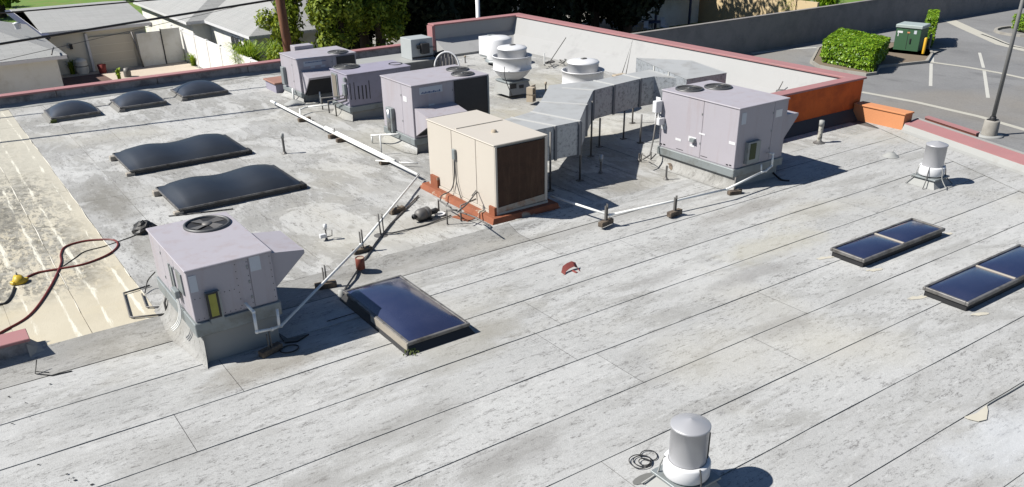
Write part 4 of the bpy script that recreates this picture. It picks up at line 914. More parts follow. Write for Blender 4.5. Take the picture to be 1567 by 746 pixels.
# ================================================================== POWER VENTS (near and far)
def power_vent(P, label, s, straps):
    x, y, z = P; t = thing('roof_exhaust_vent', P, label, 'roof vent')
    g = MB(); g.box(x-.26*s, x+.26*s, y-.26*s, y+.26*s, z+.16*s, z+.19*s, .005); g.build('base_plate', M_rail, t)
    g = MB(); g.hull([(x-.30*s, y-.30*s, z+.008), (x+.30*s, y-.30*s, z+.008), (x+.30*s, y+.30*s, z+.008), (x-.30*s, y+.30*s, z+.008)], [(x-.2*s, y-.2*s, z+.16*s), (x+.2*s, y-.2*s, z+.16*s), (x+.2*s, y+.2*s, z+.16*s), (x-.2*s, y+.2*s, z+.16*s)]); g.build('curb', M_coat, t)
    g = MB(); g.lathe([(.17, .19), (.235, .21), (.245, .23), (.245, .37), (.235, .385), (.20, .39)], (x, y, z), 36); g.v = [(x+(a-x)*s, y+(b_-y)*s, z+(c_-z)*s) for a, b_, c_ in g.v]; g.build('lower_ring', M_white, t)
    g = MB(); g.lathe([(.195, .38), (.197, .79), (.206, .795), (.206, .815), (.198, .82), (.10, .855), (.001, .885)], (x, y, z), 40); g.v = [(x+(a-x)*s, y+(b_-y)*s, z+(c_-z)*s) for a, b_, c_ in g.v]; g.build('hood', plain('spun_aluminium', (.62, .62, .64), .38, .35, var=.05, scale=3) if 'spun_aluminium' not in MATS else MATS['spun_aluminium'], t)
    for k in range(straps):
        a = 2.4+k*2*math.pi/straps; ca, sa = math.cos(a), math.sin(a)
        g = MB(); g.tube(smooth_path([(x+.235*s*ca, y+.235*s*sa, z+.40*s), (x+.27*s*ca, y+.27*s*sa, z+.3*s), (x+.30*s*ca, y+.30*s*sa, z+.17*s), (x+.45*s*ca, y+.45*s*sa, z+.02)]), .010, 5); g.build('strap', M_grille if k % 2 else M_coat, t)
    return t
pv = power_vent((5.52, 4.86, 0), 'white cylindrical roof vent at the bottom edge beside the coiled black rope', 1.0, 3)
g = MB()
for k, w_ in enumerate((-.4, -.05, .12)): a = -.55+w_*.8; g.box(5.52+.199*math.cos(a)-.012, 5.52+.199*math.cos(a)+.012, 4.86+.199*math.sin(a)-.004, 4.86+.199*math.sin(a)+.004, .42, .74)
g.build('tar_streak', M_black, pv)
power_vent((16.72, 8.98, 0), 'small white cylindrical roof vent standing on splayed straps near the right roof edge', 1.03, 6)
q = G(1378, 212+28, 0); g = MB(); q = G(1363, 240, 0); g.lathe([(.18, .008), (.12, .05), (.08, .09), (.001, .10)], q, 16); g.tube([(q[0]+.03, q[1], .09), (q[0]+.05, q[1]-.02, .15)], .012, 5); tag(g.build('flat_vent', M_coat, None, q), 'flat white vent cap on the roof left of the small vent', 'vent cap')
# rope coil near bottom
t = thing('rope_coil', G(985, 705, 0), 'coil of thin black rope lying left of the bottom vent', 'rope')
for (px, rr_, k) in (((993, 697), .095, 0), ((983, 706), .10, 1), ((980, 707), .125, 2), ((986, 708), .062, 3)):
    c0 = G(*px, .02); g = MB(); g.tube([(c0[0]+rr_*math.cos(a)*(1+.05*math.sin(3*a+k)), c0[1]+rr_*math.sin(a), .018+.004*k) for a in np.linspace(0, 2*math.pi, 30)], .006, 5, False); g.build('rope_loop', M_black, t)
g = MB(); c0 = G(985, 733, .01); g.lathe([(.001, .0), (.07, .0)], (c0[0], c0[1], .014), 12, False); g.v = [(c0[0]+(a-c0[0])*2.2, c0[1]+(b_-c0[1])*.9, c_) for a, b_, c_ in g.v]; tag(g.build('tar_patch', plain('grey_patch', (.2, .2, .19), .9), None, c0), 'grey leaf shaped patch on the roof under the rope coil', 'patch')

# ================================================================== SKYLIGHTS
def dome(mb, x0, x1, y0, y1, z, h, nx=14, ny=14, power=.55):
    vs = []
    for j in range(ny+1):
        for i in range(nx+1):
            u, v = i/nx, j/ny; hh = (max(0, math.sin(math.pi*u))**power)*(max(0, math.sin(math.pi*v))**power)*h
            vs.append((x0+(x1-x0)*u, y0+(y1-y0)*v, z+hh))
    mb.add(vs, [(j*(nx+1)+i, j*(nx+1)+i+1, (j+1)*(nx+1)+i+1, (j+1)*(nx+1)+i) for j in range(ny) for i in range(nx)], True)
def frame(parent, x0, x1, y0, y1, z0, z1, w_, mat, name='frame_bar'):
    for b_ in ((x0, x1, y0, y0+w_), (x0, x1, y1-w_, y1), (x0, x0+w_, y0+w_+.001, y1-w_-.001), (x1-w_, x1, y0+w_+.001, y1-w_-.001)):
        g = MB(); g.box(*b_, z0, z1, .006); g.build(name, mat, parent)
# near big skylight
z0 = .17
A = G(528.7, 444.4, z0); B = G(621, 528, z0); Cc = G(717, 494, z0); D = G(614, 420, z0)
x0, x1, y0, y1 = (A[0]+B[0])/2, (Cc[0]+D[0])/2, (B[1]+Cc[1])/2, (A[1]+D[1])/2
t = thing('skylight', ((x0+x1)/2, (y0+y1)/2, 0), 'large single dark blue domed skylight in the foreground with a pale left frame', 'skylight')
g = MB(); g.hull([(x0-.05, y0-.05, .008), (x1+.05, y0-.05, .008), (x1+.05, y1+.05, .008), (x0-.05, y1+.05, .008)], [(x0+.02, y0+.03, .12), (x1-.02, y0+.03, .12), (x1-.02, y1-.02, .12), (x0+.02, y1-.02, .12)]); g.build('curb', M_black, t)
frame(t, x0, x1, y0, y1, .12, z0, .045, M_frame)
g = MB(); dome(g, x0+.04, x1-.04, y0+.04, y1-.04, z0-.012, .16); g.build('dome', M_acry, t)
g = MB(); g.box(x0-.02, x0-.002, y0, y0+1.1, .03, z0-.01); g.build('side_flashing', M_frame_l, t)
g = MB()
c0 = Vector((x0, y0-.02, .03))
for k in range(40): p = c0+Vector((rnd.gauss(0, .05), rnd.gauss(0, .04), rnd.uniform(-.02, .03))); g.add([p, p+Vector((.03, .01, .02)), p+Vector((.01, .03, .03))], [(0, 1, 2)])
mo = g.build('moss_clump', M_moss, None, c0); tag(mo, 'tuft of moss at the near corner of the large skylight', 'moss', kind='stuff')
# twin skylights, right
def twin(a, b_, c_, d, z0, label):
    A = G(*a, z0); B = G(*b_, z0); Cc = G(*c_, z0); D = G(*d, z0)
    x0, x1, y0, y1 = (A[0]+B[0])/2, (Cc[0]+D[0])/2, (B[1]+Cc[1])/2, (A[1]+D[1])/2
    t = thing('twin_skylight', ((x0+x1)/2, (y0+y1)/2, 0), label, 'skylight', 'twin pane skylights on the right')
    g = MB(); g.box(x0+.03, x1-.03, y0+.03, y1-.03, .0, z0-.05); g.build('curb', M_black, t)
    frame(t, x0, x1, y0, y1, z0-.06, z0, .045, M_frame)
    mx = (x0+x1)/2; g = MB(); g.box(mx-.022, mx+.022, y0+.05, y1-.05, z0-.05, z0-.002, .005); g.build('centre_bar', M_frame_l, t)
    for p0, p1 in ((x0+.04, mx-.02), (mx+.02, x1-.04)): g = MB(); dome(g, p0, p1, y0+.04, y1-.04, z0-.02, .055, 10, 10, .5); g.build('pane', M_acry, t)
    for (x, y, sx) in ((x0-.12, y1-.02, .3), (x0+.1, y0-.15, .28), (x1+.12, y0+.04, .3)):
        g = MB(); q = [(x+sx*.5*math.cos(a)*(1+.8*noise.noise(Vector((2*a, x, y)))), y+.05*math.sin(a)*(1+.9*noise.noise(Vector((2*a, y, 3))))-.05*math.cos(a), .013) for a in np.linspace(0, 2*math.pi, 16)[:-1]]; g.add(q, [tuple(range(15))]); g.build('sealant_patch', plain('cream_sealant', (.64, .60, .50), .8) if 'cream_sealant' not in MATS else MATS['cream_sealant'], t)
    return (x0, x1, y0, y1)
twin((1271, 379), (1322, 398), (1447, 350), (1396, 333), .16, 'twin pane dark blue skylight on the right, the farther one from the camera')
e = twin((1415, 438), (1475, 463), (1567+85, 422-35), (1540, 381), .16, 'twin pane dark blue skylight cut off by the right picture edge')
# wavy skylights, left
def wavy(x0, x1, y0, y1, z0, label, group='double humped smoked skylights on the left'):
    t = thing('double_dome_skylight', ((x0+x1)/2, (y0+y1)/2, .1), label, 'skylight', group)
    zb = zr(x0, y0)
    g = MB(); g.box(x0+.05, x1-.05, y0+.05, y1-.05, zb, z0-.04); g.build('curb', M_bitumen, t)
    frame(t, x0, x1, y0, y1, z0-.04, z0, .05, M_frame)
    g = MB(); nx, ny = 30, 12; vs = []
    for j in range(ny+1):
        for i in range(nx+1):
            u, v = i/nx, j/ny
            ends = min(1, 11.0*u, 11.0*(1-u)); ends = ends*ends*(3-2*ends)
            hump = (.12+.095*(.5-.5*math.cos(4*math.pi*u))+.03*u)*ends; prof = max(0, math.sin(math.pi*v))**.5
            vs.append((x0+.02+(x1-x0-.04)*u, y0+.02+(y1-y0-.04)*v, z0+hump*prof))
    g.add(vs, [(j*(nx+1)+i, j*(nx+1)+i+1, (j+1)*(nx+1)+i+1, (j+1)*(nx+1)+i) for j in range(ny) for i in range(nx)], True); g.build('dome', M_acry_d, t)
    g = MB(); g.box(x0-.08, x0+.10, y0+.02, y0+.14, zb+.005, z0-.06, .01); g.build('end_block', M_frame_l, t)
    g = MB(); g.box(x0-.10, x0+.06, y1-.24, y1-.10, zb+.005, z0-.02, .01); g.build('end_block', M_frame_l, t)
    g = MB(); g.box(x1-.06, x1+.08, y0+.03, y0+.3, zb+.005, z0-.03, .01); g.build('end_bracket', M_black, t)
wavy(3.50, 6.05, 16.33, 18.0, .235, 'double humped smoked skylight nearer the foreground left unit, farther from the back wall')
wavy(3.35, 6.02, 19.5, 21.2, .235, 'double humped smoked skylight farther from the camera on the left roof, nearer the low domes')
# three domes
for i, (P4, lab) in enumerate((((70, 170), (77, 183), (152, 169), (140, 158), 'left'), ((176, 157), (182, 166), (252, 154), (240, 143), 'mid'), ((268, 140), (280, 150), (345, 137), (330, 127), 'right')) and
        ((((70, 170), (77, 183), (152, 169), (140, 158)), 'leftmost of the three round smoked domes along the back wall, beside a small white block'),
         (((176, 157), (182, 166), (252, 154), (240, 143)), 'middle one of the three round smoked domes along the back wall'),
         (((268, 140), (280, 150), (345, 137), (330, 127)), 'rightmost of the three round smoked domes along the back wall'))):
    zt = .235; Q = [G(*p, zt) for p in P4]; x0 = (Q[0][0]+Q[1][0])/2; x1 = (Q[2][0]+Q[3][0])/2; y0 = (Q[1][1]+Q[2][1])/2; y1 = y0+(x1-x0)*.95
    t = thing('dome_skylight', ((x0+x1)/2, (y0+y1)/2, .1), lab, 'skylight', 'three round smoked domes')
    g = MB(); g.hull([(x0-.08, y0-.02, .105), (x1+.05, y0-.02, .105), (x1+.05, y1+.05, .105), (x0-.08, y1+.05, .105)], [(x0+.03, y0+.03, zt-.05), (x1-.03, y0+.03, zt-.05), (x1-.03, y1-.03, zt-.05), (x0+.03, y1-.03, zt-.05)]); g.build('curb', plain('dirty_curb_membrane', (.22, .215, .2), .85, var=.2), t)
    frame(t, x0, x1, y0, y1, zt-.05, zt, .05, M_frame)
    g = MB(); dome(g, x0+.03, x1-.03, y0+.03, y1-.03, zt-.01, .27, 16, 16, .58); g.build('dome', M_acry_g, t)
    g = MB(); g.box(x0-.03, x0+.12, y0-.05, y0-.003, .11, zt-.05); g.build('corner_clip', M_moss if i == 0 else M_frame, t)
q = G(92, 183, .1); g = MB(); g.box(q[0]-.12, q[0]+.14, q[1]-.12, q[1]+.0, .105, .19, .01); tag(g.build('small_block', M_white, None, q), 'small white block in front of the leftmost dome', 'block')

# ================================================================== PIPES AND SUPPORTS
def pipe_run(name, label, pts, r, mat, cat='pipe', couplings=True):
    t = thing(name, pts[0], label, cat)
    for i in range(len(pts)-1):
        a, b_ = Vector(pts[i]), Vector(pts[i+1]); g = MB(); g.tube([a, b_], r, 10); g.build('pipe', mat, t)
    if couplings:
        for p in pts[1:-1]:
            g = MB(); g.lathe([(.001, -r*1.25), (r*1.0, -r*1.1), (r*1.3, 0), (r*1.0, r*1.1), (.001, r*1.25)], p, 10); g.build('elbow', mat, t)
    return t
pipe_run('drain_pipe', 'white drain pipe running from beside the rear units to the cream cooler corner', [G(415, 155, .22), G(498, 197.5, .22), G(640, 268, .22)], .036, M_pvc)
g = MB(); a, b_ = G(498, 194.5, .24), G(605, 246.5, .24); g.tube([a, b_], .03, 10); tag(g.build('parallel_drain_pipe', M_pvc, None, a), 'second white pipe lying alongside the long rear drain pipe', 'pipe')
pipe_run('drain_pipe', 'white drain pipe slanting from the cooler corner to the foreground left unit', [G(641, 268, .24), G(552, 375, .26), G(430, 499, .26), *[(FYp(a, b_, Y)[0], Y, FYp(a, b_, Y)[1]) for a, b_, Y in ((416, 504, 10.30), (393, 508, 10.22), (388, 478, 10.30), (375, 464, 10.44))]], .021, M_pvc)
g = MB(); q0, q1 = FYp(427, 498, 10.30), FYp(424, 473, 10.38); a = (q0[0], 10.30, q0[1]); g.tube([a, (q1[0], 10.38, q1[1])], .02, 8); tag(g.build('pipe_riser', M_pvc, None, a), 'short white riser pipe at the corner of the foreground left unit', 'pipe')
pipe_run('drain_pipe', 'white drain pipe from the cream cooler to the large right unit', [(9.62, 12.60, .24), G(933, 329.5, .24), G(1112, 290, .24), *[(FYp(a, b_, Y)[0], Y, FYp(a, b_, Y)[1]) for a, b_, Y in ((1165, 264, 10.93), (1172, 262, 10.95), (1181, 254, 10.98), (1183, 236, 11.0), (1175, 234, 11.14))]], .022, M_pvc)
g = MB(); q0, q1 = FYp(1165, 263, 10.95), FYp(1165, 252, 10.98); a = (q0[0], 10.95, q0[1]); g.tube([a, (q1[0], 10.98, q1[1])], .018, 8); tag(g.build('pipe_riser', M_pvc, None, a), 'short white riser pipe in front of the large right unit', 'pipe')
pipe_run('drain_pipe', 'thin white pipe passing behind the left side of the cream cooler', [G(640, 250, .2), G(612, 249, .2), G(575, 255-9, .2)], .016, M_pvc)
g = MB(); a = G(584, 237, .1); g.tube([a, (a[0], a[1], .55)], .018, 8); tag(g.build('standing_pipe', M_pvc, None, a), 'upright white pipe beside the long rear drain pipe', 'pipe')
pipe_run('drain_pipe', 'white pipe on the left side of the twin fan unit', [(9.12, 17.9, .42), (8.85, 18.3, .36), (8.75, 18.6, .30), (8.75, 18.6, .12)], .022, M_pvc)
pipe_run('drain_pipe', 'white pipe in front of the rear left unit', [G(533, 157, .25), G(470, 164, .25), G(459, 168, .25), G(460, 178, .12)], .020, M_pvc)
g = MB(); a = G(491, 158, .1); g.tube([a, (a[0], a[1], .42)], .02, 8); tag(g.build('standing_pipe', M_pvc, None, a), 'short white upright pipe under the black intake of the rear unit', 'pipe')
def support(px, z, label, ang=.0, post=.36, block=True, mat=M_wood):
    P = G(*px, z); t = thing('pipe_support', P, label, 'pipe support', 'small wood block pipe supports')
    L = .34
    g = MB(); g.box(P[0]-L/2, P[0]+L/2, P[1]-.055, P[1]+.055, z+.006, z+.10, .008, rot=ang, piv=P[:2]); g.build('wood_block', mat, t)
    if post:
        for s_ in (-1, 1):
            g = MB(); g.box(P[0]-.006+s_*.02, P[0]+.006+s_*.02, P[1]-.02, P[1]+.02, z+.10, z+post+(.03 if s_ > 0 else 0)); g.build('strut_channel', M_steel, t)
    return t
S = [((415, 541), 0, 'block pipe support in the shadow in front of the foreground left unit', .3, .30), ((499, 441), .0, 'pipe support at the far corner of the foreground skylight', -.2, .36), ((555, 388), .08, 'pipe support on a weathered board just behind the red can', .0, .40),
     ((927, 345), .05, 'pipe support nearest the cream cooler under the right drain pipe', .2, .38), ((1032, 330), .03, 'middle pipe support under the right drain pipe', .1, .36), ((466, 186), .1, 'pipe support near the far end of the rear drain pipe', 0, 0), ((512, 211), .1, 'pipe support with a rusty block at the joint of the rear drain pipe', .3, .2), ((592, 251), .1, 'pipe support below the upright white pipe', 0, 0), ((608, 326), .1, 'dark pipe support block with clamp left of the grey motor', .2, .12), ((525, 217), .1, 'small grey block beside the rusty pipe support', 0, 0)]
for px, z, lab, an, po in S: support(px, z, lab, an, po)
P = G(1123, 298, 0); t = thing('pipe_support', P, 'pipe support with black end block at the near corner of the large right unit', 'pipe support')
g = MB(); g.box(P[0]-.14, P[0]+.14, P[1]-.06, P[1]+.05, .006, .09, .01, rot=-.3); g.build('block', M_wood, t); g = MB(); g.tube([P, (P[0], P[1], .36)], .018, 6); g.build('post', M_steel, t); g = MB(); g.box(P[0]+.10, P[0]+.18, P[1]-.06, P[1]+.02, .008, .10, .01); g.build('end_block', M_black, t)
P = G(583, 361, .1); t = thing('bent_steel_pipe', P, 'pair of thin steel uprights with a pipe running to the cooler', 'pipe')
g = MB(); g.tube([P, (P[0]-.02, P[1], .52)], .014, 6); g.build('upright', M_steel, t); g = MB(); g.tube([(P[0]+.05, P[1], .5), (P[0]+.06, P[1], .14), G(600, 357, .13), G(650, 345, .12), G(690, 330, .13)], .014, 6); g.build('pipe', M_steel, t)
g = MB(); g.lathe([(.13, .006), (.09, .012), (.001, .02)], P, 12); g.build('flashing', M_steel, t)
P = (13.0, 12.5, .0); t = thing('steel_gas_pipe', G(985, 232, .2), 'thin steel pipe stubs left of the large right unit', 'pipe')
g = MB(); g.tube([G(981, 248, .02), G(981, 248, .02)[:2]+(.20,), G(996, 245, .2)[:2]+(.21,), G(1004, 236, .3)], .014, 6); g.build('pipe', M_steel, t); g = MB(); a = G(996, 245, .02); g.tube([a, a[:2]+(.2,)], .014, 6); g.build('post', M_steel, t)
a = G(1038, 255, .02); g = MB(); g.hull([(a[0]-.35, a[1]-.15, .02), (a[0]+.1, a[1]-.28, .02), (a[0]+.15, a[1]+.1, .02), (a[0]-.3, a[1]+.15, .02)], [(a[0]-.25, a[1]-.05, .12), (a[0]+.05, a[1]-.15, .12), (a[0]+.1, a[1]+.1, .2), (a[0]-.2, a[1]+.15, .2)]); tag(g.build('timber_block', M_wood, None, a), 'brown timber block under the base rail of the large right unit', 'block')
# red can
P = G(552, 411, .1); t = thing('red_can', P, 'rust red open can with pale top standing behind the foreground skylight', 'can')
g = MB(); g.lathe([(.001, 0), (.075, 0), (.075, .19), (.07, .195), (.066, .185)], P, 20); g.build('can', M_redcan, t); g = MB(); g.lathe([(.066, .18), (.001, .178)], P, 20, False); g.build('contents', M_clay, t)
# red scrap
P = G(873, 417, 0); t = thing('red_scrap_piece', P, 'curled piece of red metal scrap lying alone on the open roof', 'scrap')
g = MB(); pts = [(-.17, -.02, .02), (-.10, .03, .09), (0, .05, .11), (.10, .05, .12), (.16, .02, .09), (.14, -.07, .01)]
vs = []
for x, y, z in pts: vs += [(P[0]+x, P[1]+y+.05, z+.01), (P[0]+x*.9, P[1]+y-.03, max(.008, z-.05))]
g.add(vs, [(2*i, 2*i+1, 2*i+3, 2*i+2) for i in range(5)], True); vs2 = [(a+.004, b_+.006, c_+.006) for a, b_, c_ in vs]; g.add(vs2, [(2*i, 2*i+2, 2*i+3, 2*i+1) for i in range(5)], True); g.build('metal_scrap', M_scrap, t)
g = MB(); g.box(P[0]+.03, P[0]+.07, P[1]-.10, P[1]+.03, .01, .02); g.build('torn_flap', M_scrap, t)
# hoses at left
def hose(name, label, px, z, r, mat):
    pts = smooth_path([G(*p[:2], p[2] if len(p) > 2 else z) for p in px], 8); g = MB(); g.tube(pts, r, 8); o = g.build(name, mat, None, pts[0]); return tag(o, label, 'hose')
hose('red_hose', 'dark red air hose looping across the cream coating at left', [(-30, 530), (0, 510), (45, 483), (75, 443), (93, 405), (93, 390), (100, 378), (125, 370), (152, 367), (175, 368), (180, 377), (165, 390), (130, 404), (95, 411), (60, 417), (42, 424)], .118, .018, M_hose_r)
hose('black_hose', 'black hose leading from the yellow tool toward the left picture edge', [(22, 440), (18, 452), (10, 463), (0, 466), (-30, 470)], .118, .020, M_hose_k)
hose('dark_line', 'thin dark cord running from the hose loop to the black bag', [(96, 408), (115, 395), (130, 385), (160, 377), (195, 365), (212, 358)], .112, .008, M_hose_k)
P = G(30, 434, .1); t = thing('yellow_tool', P, 'yellow plastic tool lying on the cream coating at the far left', 'tool')
g = MB(); g.lathe([(.001, .14), (.06, .13), (.10, .08), (.11, .02), (.08, 0)], P, 12); g.v = [(a+.04*noise.noise(Vector((a*9, b_*9, c_*9))), b_+.04*noise.noise(Vector((a*9, b_*9, c_*9+5))), c_) for a, b_, c_ in g.v]; g.build('tool_body', M_yell, t)
g = MB(); g.box(P[0]-.12, P[0]-.04, P[1]-.08, P[1]+.02, .11, .17, .015, rot=.5); g.box(P[0]+.05, P[0]+.14, P[1]-.03, P[1]+.07, .11, .16, .015, rot=-.4); g.build('tool_handle', M_yell, t)
g = MB(); g.tube([(P[0], P[1], .2), (P[0]+.0, P[1]+.05, .27)], .012, 6); g.build('nozzle', M_black, t)
P = G(222, 355, .1); t = thing('black_bag', P, 'small black rag bundle with an orange plug beside the foreground left unit', 'bundle')
g = MB(); vs = []
for j in range(7):
    for i in range(12):
        a = 2*math.pi*i/12; ph = math.pi*j/6*.5; rr_ = (.16*math.cos(ph)+.02)*(1+.35*noise.noise(Vector((math.cos(a)*2, math.sin(a)*2, j*.5)))); vs.append((P[0]+rr_*math.cos(a)*1.2, P[1]+rr_*math.sin(a), .11+.2*math.sin(ph)*(1+.3*noise.noise(Vector((a, j, 3))))))
g.add(vs, [(j*12+i, j*12+(i+1) % 12, (j+1)*12+(i+1) % 12, (j+1)*12+i) for j in range(6) for i in range(12)]); g.build('cloth', M_hose_k, t)
g = MB(); q = G(212, 358, .11); g.tube([q, (q[0]+.09, q[1]+.02, .14)], .02, 6); g.build('plug', M_orange2, t)
# pipe loops beside unit 1
t = thing('gas_pipe_loop', G(195, 480, .1), 'square loop of thin brown pipe on the cream coating beside the foreground left unit', 'pipe')
g = MB(); g.tube([G(229, 437, .13), G(189, 449, .13), G(199, 485, .13), G(203, 486, .13), G(252, 481, .13)], .014, 6); g.build('pipe', M_steel, t)
g = MB(); g.tube([G(217, 450, .13), G(224, 470, .13), G(250, 470, .13)], .012, 6); g.build('pipe', M_steel, t)
g = MB(); g.tube(smooth_path([G(237, 417, .5), G(226, 430, .25), G(222, 448, .13)]), .010, 6); g.build('cable', M_hose_k, t)
g = MB(); P = G(256, 482, .1); g.tube([P, (P[0], P[1], .3), (P[0]+.1, P[1], .5)], .018, 6); g.build('riser', M_steel, t)
for k in range(4): g = MB(); g.tube(smooth_path([G(262+3*k, 480-6*k, .12), G(256+4*k, 455-4*k, .35), G(262+3*k, 430, .6)]), .010, 5); g.build('cable', M_grille, t)
# wire at left stub
t = thing('bent_wire', G(60, 575, 0), 'bent dark wire lying by the parapet stub at left', 'wire')
g = MB(); g.tube([G(56, 551, .16), G(54, 572, .02), G(80, 575, .012), G(110, 568, .012)], .008, 5); g.build('wire', M_hose_k, t); g = MB(); g.tube([G(55, 569, .03), G(75, 570, .014)], .006, 5); g.build('wire', M_hose_k, t)
# hoses in shadow of unit1
g = MB(); c0 = G(443, 535, .02); g.tube([(c0[0]+.13*math.cos(a), c0[1]+.10*math.sin(a), .03) for a in np.linspace(0, 2*math.pi, 26)], .011, 6, False); tag(g.build('hose_ring', M_hose_k, None, c0), 'black hose ring on the roof beside the pipe support block', 'hose')
q = [(424, 508), (440, 518), (455, 515), (473, 511), (455, 522), (436, 524)]; g = MB(); g.prism([G(*p, .03) for p in q][::-1], .02); tag(g.build('black_rag', M_hose_k, None, G(440, 518, .0)), 'torn black rag in the shadow of the foreground left unit', 'rag')
q = G(523, 453, .05); g = MB(); g.lathe([(.001, .10), (.05, .09), (.06, 0)], q, 12); tag(g.build('pale_cap', M_coat, None, q), 'small pale cap at the far left corner of the foreground skylight', 'cap')
g = MB(); g.tube([G(585, 445, .06), G(578, 465, .02), G(560, 474, .02), G(500, 492, .02)], .006, 5); tag(g.build('thin_wire', M_hose_k, None, G(585, 445, .06)), 'thin wire running in the shadow beside the foreground skylight', 'wire')
# dark drain line across
pts = [G(640, 300, .13), G(598, 343, .12), G(575, 372, .12), G(560, 395, .12), G(540, 425, .05), G(524, 449, .03)]
g = MB(); g.tube(pts, .016, 6); tag(g.build('steel_gas_line', M_steel, None, pts[0]), 'dark steel line running from the cooler past the red can to the skylight', 'pipe')
g = MB(); a = G(276, 327+0, .12); g.tube([G(258, 331, .12), G(357, 320, .12)], .012, 5); tag(g.build('loose_rod', M_black, None, G(258, 331, .12)), 'thin black rod lying in front of the nearer double humped skylight', 'rod')
g = MB(); g.tube(smooth_path([G(1180, 262, .12), G(1195, 275, .03), G(1208, 277, .02)]), .022, 6); tag(g.build('black_hose', M_hose_k, None, G(1190, 270, 0)), 'short black hose in the shadow right of the large right unit', 'hose')
g = MB()
for k in range(22):
    px, py = rnd.choice(((rnd.gauss(22, 18), rnd.gauss(640, 35)), (rnd.gauss(125, 14), rnd.gauss(735, 5)), (rnd.uniform(0, 700), rnd.uniform(560, 740))))
    a = G(px, py, .014); r_ = rnd.uniform(.005, .018); q = [(a[0]+r_*rnd.uniform(.5, 1.3)*math.cos(b_)*1.4, a[1]+r_*rnd.uniform(.5, 1.2)*math.sin(b_), .014+rnd.uniform(0, .010)) for b_ in (0, 1.2, 2.6, 3.8, 5.1)]; g.add(q, [(0, 1, 2, 3, 4)])
tag(g.build('roof_flakes', M_hose_k), 'loose dark flakes scattered on the front left part of the roof', 'debris', kind='stuff')
# torn patch bottom right, cream
t_ = G(1497, 632, 0)
q = [(1476, 638), (1495, 632), (1510, 620), (1512, 628), (1510, 642), (1498, 645), (1482, 641)]; g = MB(); g.prism([G(*p, .02) for p in q][::-1], .008); tag(g.build('sealant_patch', MATS['cream_sealant'], None, t_), 'cream sealant patch on a seam near the bottom right', 'patch')
g = MB(); g.tube(smooth_path([G(1510, 620, .016), G(1525, 611, .016), G(1545, 600, .016), G(1575, 582, .016)]), .010, 5); tag(g.build('sealant_bead', M_coat, None, G(1525, 611, 0)), 'thin white sealant bead running from the cream patch to the right edge', 'sealant')

# ================================================================== PARKING LOT
# long block wall
WY = 36.75
t = thing('block_wall', (60, WY, GZ), 'long dark grey block wall between the parking lot and the gardens', 'wall')
zt_ = GZ+2.15
g = MB(); g.box(22, 130, WY, WY+.22, GZ, zt_-.06); g.build('wall', M_blockw, t)
g = MB(); g.box(22, 130, WY-.03, WY+.25, zt_-.06, zt_, .01); g.build('cap', M_blockw, t)
# hedge island
def ring(pts, w_, z0, z1, name, mat, parent=None):
    k = len(pts); c_ = Vector((sum(p[0] for p in pts)/k, sum(p[1] for p in pts)/k, 0)); inn = []
    for p in pts:
        v = Vector((p[0], p[1], 0))-c_; inn.append(c_+v*(1-w_/v.length))
    vs = [(p[0], p[1], z0) for p in pts]+[(p[0], p[1], z1) for p in pts]+[(p[0], p[1], z1) for p in inn]+[(p[0], p[1], z0) for p in inn]
    fs = []
    for i in range(k):
        j = (i+1) % k
        for r in range(3): fs.append((r*k+i, r*k+j, (r+1)*k+j, (r+1)*k+i))
    g = MB(); g.add(vs, fs); return g.build(name, mat, parent), inn
isl = [G(*p, GZ) for p in ((1239, 97), (1250, 104), (1290, 112), (1325, 117), (1341, 115), (1346, 105), (1420, 97), (1428, 84), (1415, 68))]+[(50.5, 35.4, GZ), (48.0, 34.9, GZ)]
isl = [tuple(p) for p in isl]
o, inn = ring(isl, .18, GZ, GZ+.15, 'island_kerb', M_conc); o['kind'] = 'structure'
g = MB(); g.add([(p[0], p[1], GZ+.10) for p in inn], [tuple(range(len(inn)))]); structure('island_soil', g, M_soil)
def leafcloud(name, samples, size, mat, parent, seed=0, up=.3):
    """samples: Nx3 centres, Nx3 outward directions"""
    r = np.random.RandomState(seed); c_, d = samples; n_ = len(c_)
    nv = d+r.normal(0, .55, (n_, 3)); nv[:, 2] += up; nv /= np.linalg.norm(nv, axis=1)[:, None]+1e-9
    a = np.cross(nv, r.normal(0, 1, (n_, 3))); a /= np.linalg.norm(a, axis=1)[:, None]+1e-9; b_ = np.cross(nv, a)
    s_ = size*r.uniform(.6, 1.3, n_)[:, None]
    V = np.stack([c_-a*s_, c_+b_*s_*.5+nv*s_*.15, c_+a*s_, c_-b_*s_*.5+nv*s_*.15], 1).reshape(-1, 3)
    o0 = parent_world(parent) if parent else Vector((0, 0, 0)); V = V-np.array(o0)
    me = bpy.data.meshes.new(name); me.vertices.add(len(V)); me.vertices.foreach_set('co', V.astype(np.float32).ravel())
    me.loops.add(4*n_); me.loops.foreach_set('vertex_index', np.arange(4*n_, dtype=np.int32)); me.polygons.add(n_)
    me.polygons.foreach_set('loop_start', np.arange(0, 4*n_, 4, dtype=np.int32)); me.update(calc_edges=True); me.materials.append(mat)
    o = bpy.data.objects.new(name, me); C.objects.link(o)
    if parent: o.parent = parent
    return o
